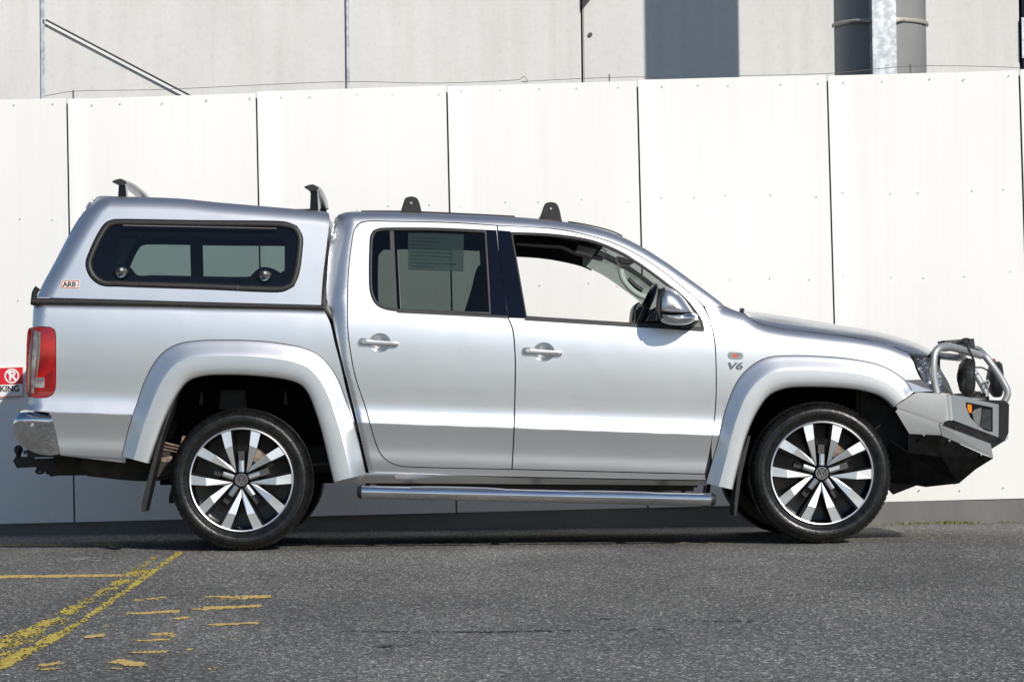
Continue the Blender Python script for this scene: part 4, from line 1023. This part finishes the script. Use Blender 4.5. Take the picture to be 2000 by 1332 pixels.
# ---- tailgate, chrome bumper, tow bar
box('tailgate', (at(66, 700, .2).x, .16, at(66, 800, .2).z), (at(66, 700, .2).x+.06, WID-.16, at(66, 600, .2).z), 'paint', T, .02)
bp = [(28, 850), (26, 835), (30, 815), (40, 803), (62, 800), (92, 804), (101, 812), (110, 848), (119, 886), (95, 889), (66, 883), (42, 870)]
bmL = sh(wl([(100, 801), (62, 799), (40, 801), (29, 815), (25, 835), (27, 851), (42, 871), (60, 882)], .1), -.005, 0); zbm = at(60, 818, .1).z
def S_bump(X, Z):
    t = Z-zbm; Y = .012+np.where(t > 0, .10*t+7*t*t, -.22*t+.5*t*t)
    return Y + rnd(dist_poly(X, Z, bmL), .075)*1.2
panel('rear_bumper', bp, S_bump, 'chrome', T, gap=0, flange=.05, step=.008, corner=60)
ctb = sline([(62, 800), (40, 803), (30, 815), (26, 835), (28, 850), (42, 870), (66, 883)], S_bump)
cross('bumper_bar', ctb, [0, .05, .15, .5, .85, .95, 1], 'chrome', 0)
lp = lathe('parking_sensor', [(.0, -.004), (.008, -.004), (.0105, .0), (.011, .01)], 'satin', T, 18); lp.location = at(62, 831, .01)
box('step_underside', (at(60, 888, .3).x-.02, .14, at(60, 893, .2).z), (at(240, 890, .2).x, WID-.14, at(60, 872, .2).z), 'black', T, .02)
yt = .93
tb = pxprism('tow_bar', [(25, 900), (30, 892), (60, 892), (62, 896), (150, 893), (158, 905), (150, 918), (128, 926), (98, 931), (92, 922), (72, 921), (70, 912), (32, 914)], .85, 1.0, 'black', T, .01)
o = lathe('tow_ball', [(.0, -.026), (.012, -.024), (.021, -.016), (.0255, -.004), (.025, .008), (.018, .02), (.014, .028), (.015, .05), (.022, .056), (.022, .07)], 'black', T, 20); o.rotation_euler = (-math.pi/2, 0, 0); o.location = at(36, 878, yt)
lpz = [at(78, 920, .9)+Vector((.022*math.cos(t), 0, .012*math.sin(t))) for t in np.linspace(0, 6.28, 16)]
tube('safety_loop', lpz, .006, 'black', T, 8, True, False); tube('safety_loop', [q_+Vector((.05, .05, -.004)) for q_ in lpz], .006, 'black', T, 8, True, False)
pxprism('rating_plate', [(102, 898), (124, 897.5), (124, 906), (102, 906.5)], .845, .85, 'trim', T)
# ---- roof racks
def rack_canopy(px, py, lean, drop):
    p = at(px, py, .24)
    tube('crossbar', [(p.x, .22, p.z), (p.x+.004, .5, p.z+.014), (p.x+.006, WID/2, p.z+.018), (p.x+.004, WID-.5, p.z+.014), (p.x, WID-.22, p.z)], .041, 'satin', T, 20, True, True, 6, squash=(.95, .30))
    o = pxprism('bar_end_cap', [(px-15, py-2), (px-4, py-6), (px+4, py-6.5), (px+14, py+1), (px+7, py+6), (px-5, py+5)], .205, .222, 'black', T, .003, True); mirror(o)
    o = pxprism('rack_foot', [(px-2, py+4), (px+11, py+6), (px+13, py+drop), (px-4, py+drop)], .23, .34, 'gloss', T, .004); mirror(o)
rack_canopy(234, 356, 0, 30); rack_canopy(609, 367, 0, 46)
for px_, py_ in ((802, 384), (1075, 395)):
    o = pxprism('rack_foot', [(px_-20, py_+32), (px_-14, py_+12), (px_-10, py_+3), (px_-2, py_), (px_+4, py_), (px_+12, py_+3), (px_+17, py_+12), (px_+22, py_+33+(2 if px_ > 900 else 0))], .26, .42, 'black', T, .006, True, 50); mirror(o)
    p = at(px_+1, py_+13, .258); lk = tube('rack_lock', [(p.x, .262, p.z), (p.x, .252, p.z)], .007, 'satin', o, 14, True, False)
    pb = at(px_+2, py_+7, .40); tube('rack_bar', [(pb.x-.01, .40, pb.z), (pb.x-.01, WID-.40, pb.z)], .02, 'black', T, 12, True, False, squash=(1.2, .5))
    o = pxprism('foot_pad', [(px_-21, py_+31), (px_+22, py_+33), (px_+23, py_+37), (px_-21, py_+35)], .25, .44, 'trim', T, .002); mirror(o)
o = tube('roof_moulding', sline([(705, 412.8), (782, 413), (915, 418.3), (1006, 423)], S_cab, .06, .003), .005, 'black', T, 8); mirror(o)
o = tube('roof_moulding', sline([(1110, 434), (1146, 440), (1195, 452.5), (1216, 462)], S_cab, .03, .004), .004, 'black', T, 8); mirror(o)
# ---- side repeater and lettering
Yr = .012
def Yat(px, py, S): p = at(px, py, .02); return float(S(np.array([p.x]), np.array([p.z]))[0])
Yr = Yat(1437, 694, S_fen)
rp = pxprism('side_repeater', [(1424, 688), (1430, 687), (1444, 688), (1450.5, 690), (1452, 696), (1449, 701), (1430, 701), (1423, 698), (1422, 692)], Yr-.006, Yr+.01, 'satin', T, .002, True, 70)
pxprism('repeater_lens', [(1426, 690.5), (1445, 691), (1449, 694), (1447, 698.5), (1429, 698.5), (1425, 695)], Yr-.0075, Yr, 'clear', rp, .001, True, 70)
pxprism('repeater_bulb', [(1432.5, 690.5), (1439, 690.5), (1439.5, 698.5), (1432.5, 698.5)], Yr-.0085, Yr, 'badgepink', rp)
p = at(1434.5, 715.5, Yr)
for dx_ in (-.0026, -.0009, .0009, .0026): text('badge_lettering', 'V6', (p.x+dx_, Yr-.004-dx_*.1, p.z), .053, 'darkchrome', T, 0, .003, .2, xs=1.42)

# ---- wheels
def wheel(X, Z, Y0):
    R = .2745; u = R/430
    base = lathe('wheel', [(.0, .075), (.09, .07), (.10, .085), (.12, .115), (.235, .125), (.252, .12), (.258, .03), (.262, .016), (.2745, .010), (.278, .018), (.27, .24), (.0, .245)], 'alloyblack', T, 72)
    base.location = (X, Y0, Z)
    ty = [(.272, .024), (.2765, .012), (.283, .003), (.292, -.004), (.3005, -.0105), (.302, -.0085), (.312, -.0125), (.324, -.0125), (.3265, -.0095), (.338, -.0068), (.3405, -.0036), (.352, .006), (.3615, .018), (.3685, .032), (.3725, .050), (.3745, .070), (.3745, .082), (.366, .084), (.366, .090), (.3755, .092), (.376, .120), (.367, .122), (.367, .129), (.376, .131), (.3755, .17), (.3745, .195), (.366, .23), (.34, .252), (.28, .25)]
    def notch(i, j, r_):
        if 12 <= j <= 15 and i % 3 == 0: return r_-.0045
        return r_
    lathe('tyre', ty, 'rubber', base, 240, notch, 28)
    # raised sidewall marks
    V = []; Fc = []
    for c0, n_ in ((62, 11), (242, 11), (150, 7), (330, 7)):
        for i in range(n_):
            a0 = math.radians(c0+i*3.1); a1 = a0+math.radians(random.uniform(1.3, 2.3)); b0 = len(V)
            for r_, y in ((.313, -.0142), (.3225, -.0142)):
                V += [(r_*math.cos(a0), y, r_*math.sin(a0)), (r_*math.cos(a1), y, r_*math.sin(a1))]
            for r_, y in ((.313, -.011), (.3225, -.011)):
                V += [(r_*math.cos(a0), y, r_*math.sin(a0)), (r_*math.cos(a1), y, r_*math.sin(a1))]
            Fc += [(b0, b0+1, b0+3, b0+2), (b0, b0+1, b0+5, b0+4), (b0+2, b0+3, b0+7, b0+6), (b0, b0+2, b0+6, b0+4), (b0+1, b0+3, b0+7, b0+5)]
    sm = raw('sidewall_marks', V, Fc, 'rubber', base); sm['kind'] = 'stuff'
    lathe('rim_lip', [(.2635, .010), (.265, .0035), (.270, .002), (.2735, .004), (.276, .012)], 'machined', base, 96)
    lathe('brake_disc', [(.06, .13), (.16, .128), (.165, .135)], 'disc', base, 48)
    cal = prism('brake_caliper', [(.09*math.cos(a_), .09*math.sin(a_)) for a_ in np.linspace(.4, 1.5, 8)]+[(.185*math.cos(a_), .185*math.sin(a_)) for a_ in np.linspace(1.5, .4, 8)], .105, .16, 'rust', base, .006)
    arm_in = [(75, 2.5), (270, 110), (285, 47), (140, 2.5)]; arm_out = [(270, 110), (388, 176), (412, 98), (285, 47)]
    yd = {(75, 2.5): .026, (140, 2.5): .022, (270, 110): .004, (285, 47): .003, (388, 176): .010, (412, 98): .010}
    for k_ in range(5):
        ax = math.radians(270+72*k_)
        for s in (-1, 1):
            V = []; pts = [(75, 2.5), (270, 110), (388, 176), (412, 98), (285, 47), (140, 2.5)]
            for a_, b_ in pts:
                x = (a_*math.cos(ax)-s*b_*math.sin(ax))*u; z = (a_*math.sin(ax)+s*b_*math.cos(ax))*u; V.append((x, yd[(a_, b_)], z))
            cen = Vector((sum(v_[0] for v_ in V)/6, 0, sum(v_[2] for v_ in V)/6))
            V += [(v_[0]*.94+cen.x*.06, v_[1]+.003, v_[2]*.94+cen.z*.06) for v_ in V[:0]]
            spk = raw('spoke', V, [(0, 1, 4, 5), (1, 2, 3, 4)], 'machined', base)
            W = [(v_[0], v_[1]+.0008, v_[2]) for v_ in V]+[(v_[0]*1.0, v_[1]+.05, v_[2]) for v_ in V]
            raw('spoke_flank', W, [(i, (i+1) % 6, 6+(i+1) % 6, 6+i) for i in range(6)], 'alloyblack', base)
        # bolt finger and black ribs in the pocket
        ax = math.radians(90+72*k_)
        def P(a_, b_, y): return ((a_*math.cos(ax)-b_*math.sin(ax))*u, y, (a_*math.sin(ax)+b_*math.cos(ax))*u)
        V = [P(66, -21, .022), P(160, -21, .026), P(160, 21, .026), P(66, 21, .022), P(66, -27, .05), P(163, -27, .05), P(163, 27, .05), P(66, 27, .05), P(66, -7, .018), P(158, -7, .022), P(158, 7, .022), P(66, 7, .018)]
        raw('lug_cover', V, [(0, 1, 9, 8), (8, 9, 10, 11), (11, 10, 2, 3), (0, 1, 5, 4), (1, 2, 6, 5), (2, 3, 7, 6)], 'satin', base)
        for s in (-1, 1):
            V = [P(95, s*36, .040), P(405, s*64, .018), P(404, s*80, .018), P(105, s*46, .040), P(95, s*36, .08), P(405, s*64, .06), P(404, s*80, .06), P(105, s*46, .08)]
            raw('rib', V, [(0, 1, 2, 3), (0, 1, 5, 4), (2, 3, 7, 6)], 'alloyblack', base)
        V = [P(160, -26, .055), P(235, -26, .06), P(235, 26, .06), P(160, 26, .055), P(160, -26, .1), P(235, -26, .1), P(235, 26, .1), P(160, 26, .1)]
        raw('lug_block', V, [(0, 1, 2, 3), (0, 1, 5, 4), (1, 2, 6, 5), (2, 3, 7, 6)], 'trim', base)
    cap = lathe('hub_cap', [(.0, .010), (.024, .0105), (.0275, .0085), (.033, .010), (.0365, .016), (.037, .05)], 'trim', base, 40)
    lathe('emblem_ring', [(.0275, .0084), (.0285, .0066), (.0325, .0066), (.0335, .0095)], 'chrome', base, 40)
    V = []; Fc = []
    def stroke(x0, z0, x1, z1, wd=.0036):
        d_ = Vector((x1-x0, z1-z0)).normalized(); nx_, nz_ = -d_.y*wd/2, d_.x*wd/2; b0 = len(V)
        V.extend([(x0+nx_, .0085, z0+nz_), (x1+nx_, .0085, z1+nz_), (x1-nx_, .0085, z1-nz_), (x0-nx_, .0085, z0-nz_)]); Fc.append((b0, b0+1, b0+2, b0+3))
    stroke(-.0115, .0245, 0, .0025); stroke(.0115, .0245, 0, .0025)
    stroke(-.0235, .012, -.0095, -.0225); stroke(.0235, .012, .0095, -.0225); stroke(-.0095, -.0225, 0, -.001); stroke(.0095, -.0225, 0, -.001)
    raw('emblem', V, Fc, 'chrome', base)
    return base
pr = at(471, 941.5, .0); pf = at(1606, 930.5, .0); RT = .376
wr_ = wheel(pr.x, RT-.002, .005); wr_.scale = (1.011,)*3
for X, rot in ((pf.x, 0),):
    c2 = copy_tree(wr_, T); c2.location = (X, .005, RT-.002); c2.rotation_euler = (0, math.radians(2), 0)
for X in (pr.x, pf.x):
    c2 = copy_tree(wr_, T); c2.location = (X, WID-.005, RT-.002); c2.rotation_euler = (0, 0, math.pi)

# ---- bull bar
def Yw(x, y=0): return .03+(x-1745)*.00065
def Yf(x): return .10+(x-1853)*.00297
W3 = lambda pts: [(x, y, Yw(x)) for x, y in pts]
F3 = lambda pts, d=0: [(x, y, Yf(x)+d) for x, y in pts]
pxmesh('bar_wing', W3([(1745, 796), (1789, 766), (1853, 770), (1858, 819), (1835, 827)])+[(1838, 850, .115), (1776, 847, .075)]+F3([(1954, 788), (1953, 855)]), [(0, 1, 2, 3, 4), (0, 4, 5, 6), (2, 7, 8, 3)], 'barpaint', T, .006, bev=.014)
pxmesh('bar_recess', [(1835, 827.5, Yw(1835)), (1858, 819, Yf(1858)-.002), (1953, 855.5, Yf(1953)-.004), (1936, 867, Yf(1936)+.035), (1838, 833, Yf(1838)+.065)], [(0, 1, 2, 3, 4)], 'trim', T, .004)
pxmesh('bar_lower_skirt', [(1835.5, 829, .085), (1935, 866.5, .34), (1940, 894, .36), (1840, 851, .115)], [(0, 1, 2, 3)], 'barpaint', T, .006)
pxmesh('bar_top_shelf', [(1789, 766, .06), (1853, 770, .10), (1954, 788, .40), (1940, 782, .97), (1830, 768, .97), (1800, 766, .3)], [(0, 1, 2, 3, 4, 5)], 'barpaint', T, .004)
pxmesh('bar_buffer', [(1912, 780.2, Yf(1912)-.01), (1962, 782, .425), (1971, 789, .47), (1970, 845, .47), (1962, 861, .44), (1938, 876, .36), (1934, 866, .34), (1953, 855, .385), (1954, 788, .385)], [(0, 1, 8), (1, 2, 3, 4, 7, 8), (4, 5, 6, 7)], 'black', T, .03)
box('bar_centre_panel', (at(1962, 800, .5).x-.04, .46, at(1962, 862, .5).z), (at(1966, 800, .5).x, WID-.46, at(1962, 785, .5).z), 'barpaint', T, .012)
pxmesh('indicator_housing', F3([(1887, 785), (1939, 795.5), (1939, 843), (1930, 842), (1913, 836), (1895, 815), (1887, 793)], -.004), [tuple(range(7))], 'gloss', T, .004)
pxmesh('indicator_lens', F3([(1890, 789), (1898, 791), (1898, 806), (1893, 806), (1890, 798)], -.009), [tuple(range(5))], 'amber', T, .006)
pxmesh('fog_lamp', F3([(1899, 806), (1904, 800), (1916, 796), (1915, 812), (1911, 833), (1902, 819)], -.008), [tuple(range(6))], 'sail', T, .006)
pxmesh('lamp_bezel', F3([(1914, 797), (1917, 797), (1916, 812), (1912.5, 833), (1910, 832), (1913.5, 812)], -.014), [tuple(range(6))], 'satin', T, .006)
pxmesh('lamp_bowl', F3([(1919, 799), (1936, 800), (1936, 840), (1929, 839), (1914, 833), (1918, 812)], -.007), [tuple(range(6))], 'trim', T, .004)
for x, y, Y in ((1866, 853, .15), (1804, 849.5, .05), (1854, 860.5, .1), (1916, 888, .3)):
    p = at(x, y-(18 if x == 1866 else 0), Y)
    o = tube('bar_bolt', [(p.x, Y-.012, p.z), (p.x, Y+.01, p.z)], .005, 'black' if x == 1866 else 'satin', T, 8, True, False); mirror(o)
# under-pan
pxmesh('under_pan', [(1773, 848, .07), (1838, 851, .085), (1838, 892, .14), (1774, 884, .10)], [(0, 1, 2, 3)], 'liner', T, .004)
pxmesh('under_pan', [(1838, 851, .085), (1925, 890, .33), (1940, 895, .37), (1905, 917, .36), (1873, 944, .36), (1838, 892, .14)], [(0, 1, 2, 3, 4, 5)], 'liner', T, .004)
pxmesh('bash_plate', [(1774, 884, .10), (1838, 892, .14), (1873, 944, .36), (1808, 951, .36), (1790, 948, .34), (1744, 966, .34), (1720, 940, .3), (1738, 860, .12)], [(0, 1, 2, 3, 4, 5, 6, 7)], 'liner', T, .006)
box('under_tray', (at(1500, 950, .4).x, .34, at(1780, 946, .4).z), (at(1868, 945, .4).x, WID-.34, at(1780, 930, .4).z), 'liner', T, .01)
box('inner_block', (at(1755, 900, .5).x, .40, at(1780, 930, .4).z), (at(1850, 900, .5).x, WID-.40, at(1780, 800, .4).z), 'liner', T, .02)
# hoops
o = tube('side_hoop', [at(1830, 768, .20), at(1826, 750, .20), at(1823, 712, .20), at(1826, 690, .21), at(1834, 680, .23), at(1846, 677, .27), at(1862, 679, .34), at(1890, 687, .50), at(1916, 694, .66)], .0215, 'barpaint', T, 16, True, True, 7); mirror(o)
ch = [at(1960, 786, .64), at(1968, 768, .64), at(1957, 742, .64), at(1926, 698, .64), at(1915, 686, .68), at(1909, 682, .76)]
tube('centre_hoop', ch+[Vector((ch[-1].x, WID/2, ch[-1].z+.002))]+[Vector((q_.x, WID-q_.y, q_.z)) for q_ in reversed(ch)], .0195, 'barpaint', T, 14, True, True, 7)
# driving lamps with covers, winch box, light bar and loose cable
def lamp(name, px, py, Y, r_, parent=T):
    o = lathe(name, [(.0, -.035), (r_*.6, -.040), (r_*.9, -.034), (r_, -.022), (r_, .01), (r_*.94, .022), (r_*.7, .042), (.02, .055)], 'black', T, 32)
    p = at(px, py, Y); o.data.transform(Matrix.Translation(p) @ Matrix.Rotation(math.radians(86), 4, 'Z')); return o
lamp('driving_lamp', 1889, 737, .50, .105); lamp('driving_lamp', 1945, 741, 1.45, .105)
pxprism('lamp_bracket', [(1920, 745), (1930, 741), (1934, 748), (1931, 757), (1922, 757), (1918, 760)], 1.28, 1.29, 'satin', T, .001)
for x, y in ((1923.5, 749), (1929, 747), (1926.5, 753.5)):
    p = at(x, y, 1.275); tube('bracket_hole', [(p.x, 1.275, p.z), (p.x, 1.285, p.z)], .007, 'black', T, 10, True, False)
tube('lamp_cable', [at(1889, 700, .55), at(1896, 710, .6), at(1904, 717, .8), at(1918, 718, 1.2), at(1930, 724, 1.4)], .005, 'black', T, 8)
tube('lamp_cable', [at(1886, 757, .5), at(1900, 764, .6), at(1915, 766, .9)], .006, 'black', T, 8)
for x0, x1, y0, y1 in ((1939, 1949, 700, 717), (1944, 1950, 748, 772)):
    pxprism('marker_lamp', [(x0, y0), (x0+5, y0+1), (x1, y1), (x0+4, y1-3)], 1.50, 1.54, 'red', T, .003)
lb = pxmesh('light_bar', [(1843, 665, .42), (1880, 662.5, .5), (1902, 661, .62), (1905, 679, .62), (1882, 682, .5), (1848, 677, .42)], [(0, 1, 4, 5), (1, 2, 3, 4)], 'trim', T, .05, far=False)
for k_ in range(4):
    pxmesh('cooling_fin', [(1846, 666.5+k_*2.6, .415), (1876, 664+k_*3.2, .48), (1876, 665.6+k_*3.2, .48), (1846, 668+k_*2.6, .415)], [(0, 1, 2, 3)], 'sail', T, .004, far=False)
box('light_bar_body', (at(1880, 670, .6).x, .58, at(1880, 680, .6).z), (at(1900, 670, .6).x, 1.4, at(1880, 664, .6).z), 'trim', T, .01)
tube('loose_cable', [at(1862, 674, .40), at(1872, 668, .42), at(1884, 662, .45), at(1893, 664, .5), at(1890, 676, .45), at(1896, 690, .45), at(1903, 710, .46), at(1899, 735, .47), at(1884, 765, .47)], .006, 'black', T, 8)
box('winch_drum', (at(1870, 750, .8).x, .75, at(1880, 790, .8).z), (at(1930, 750, .8).x, 1.2, at(1880, 768, .8).z), 'black', T, .02)

# ---- cabin
zb_ = at(1000, 640, .1).z
box('cabin_floor', (.62, .14, .56), (2.5, WID-.14, .62), 'interior', T)
def inner_side(name, px, dy, material, near=True, holes=(), **kw):
    o = panel(name, px, lambda X, Z: S_cab(X, Z)+dy, material, T, holes=holes, gap=0, flange=.004, step=.05, far=False)
    m2 = mirror(o)
    if not near: bpy.data.objects.remove(o)
    return m2
inner_side('door_card', [(690, 660), (720, 860), (760, 895), (1000, 905), (1370, 912), (1385, 780), (1385, 660), (1350, 650), (1000, 632), (740, 614)], .07, 'interior')
roofin = [(1000, 470), (1090, 476), (1160, 490), (1185, 500), (1190, 474), (1146, 462), (1090, 451), (971, 444), (880, 439), (775, 437), (718, 436), (700, 450), (690, 480), (685, 535), (684, 588), (690, 612), (740, 612), (726, 585), (724, 535), (728, 470), (740, 456), (845, 455), (945, 459), (955, 617), (1030, 626)]
inner_side('pillar_trim', roofin, .034, 'lining', near=False)
ap = [(1165, 488), (1212, 511), (1258, 541), (1290, 564), (1318, 589), (1345, 621), (1352, 640), (1376, 640), (1384, 600), (1360, 566), (1318, 536), (1282, 510), (1235, 485), (1190, 466), (1165, 459)]
inner_side('front_pillar_trim', ap, .045, 'greytrim', near=False)
hl = sline([(664, 426), (677, 424), (782, 424), (915, 428), (1006, 433), (1100, 443), (1160, 455), (1195, 465)], S_cab, .02)
cross('headliner', hl, [0, .05, .2, .5, .8, .95, 1], 'lining', .0)
# grab handle on the far front pillar, visor, inner mirror
gh = [at(1213, 528, 1.60), at(1217, 545, 1.57), at(1235, 567, 1.56), at(1258, 580, 1.57), at(1272, 580, 1.60)]
tube('grab_handle', gh, .018, 'greytrim', T, 10, squash=(1, .8))
tube('handle_slot', [at(1226, 545, 1.605), at(1240, 558, 1.6), at(1254, 568, 1.605)], .016, 'black', T, 8)
pxprism('sun_visor', [(1010, 474), (1100, 480), (1125, 492), (1180, 505), (1182, 497), (1120, 468), (1010, 462)], 1.25, 1.55, 'lining', T, .01)
pxprism('sun_visor', [(1130, 478), (1166, 487), (1160, 497), (1128, 489)], .95, 1.2, 'greytrim', T, .004)
pxprism('inner_mirror', [(1206, 500), (1218, 503), (1240, 512), (1230, 517), (1212, 516), (1208, 510)], .88, 1.08, 'black', T, .006)
# dashboard, wheel, vents
pxprism('dashboard', [(1248, 640), (1262, 622), (1272, 612), (1300, 592), (1330, 585), (1400, 604), (1400, 700), (1240, 700)], .30, 1.60, 'interior', T, .02)
pxprism('instrument_cowl', [(1268, 628), (1272, 606), (1280, 600), (1298, 600), (1310, 610), (1300, 634)], .34, .74, 'black', T, .02)
sw = [Vector((.19*math.cos(t), .19*math.sin(t), 0)) for t in np.linspace(0, 2*math.pi, 41)]
rot = Matrix.Translation(at(1252, 618, .52)) @ Matrix.Rotation(math.radians(-64), 4, 'Y')
o = tube('steering_wheel', [rot @ q_ for q_ in sw], .017, 'gloss', T, 10, True, False)
tube('steering_column', [rot @ Vector((0, 0, .02)), rot @ Vector((0, 0, -.25))], [.06, .05], 'black', T, 14, True, False).parent = T
box('steering_boss', tuple(at(1252, 618, .46)-Vector((.03, 0, .05))), tuple(at(1252, 618, .58)+Vector((.03, 0, .05))), 'black', T, .015)
pxprism('dash_vent', [(1262, 628), (1270, 612), (1282, 606), (1284, 626)], .29, .32, 'satin', T, .002)
for k_ in range(3): pxprism('vent_slat', [(1263+k_*6, 628), (1271+k_*4.5, 611-k_*1.5), (1275+k_*4.2, 610-k_*1.5), (1268+k_*5.4, 628)], .283, .29, 'black', T)
# seats
def seat(px0, Y0, Y1, name='seat'):
    o = pxprism(name, [(px0-62, 700), (px0-50, 690), (px0-8, 560), (px0+4, 520), (px0+22, 512), (px0+34, 525), (px0+26, 590), (px0+6, 700)], Y0, Y1, 'interior', T, .03, True, 60)
    pxprism('headrest', [(px0+14, 505), (px0+18, 482), (px0+30, 474), (px0+42, 480), (px0+42, 506), (px0+34, 514), (px0+20, 514)], (Y0+Y1)/2-.13, (Y0+Y1)/2+.13, 'interior', o, .02, True, 60)
    return o
seat(940, .28, .82); seat(930, 1.15, 1.68)
pxprism('rear_seat', [(672, 760), (684, 640), (692, 625), (712, 622), (722, 640), (735, 760)], .25, 1.70, 'interior', T, .03, True, 60)
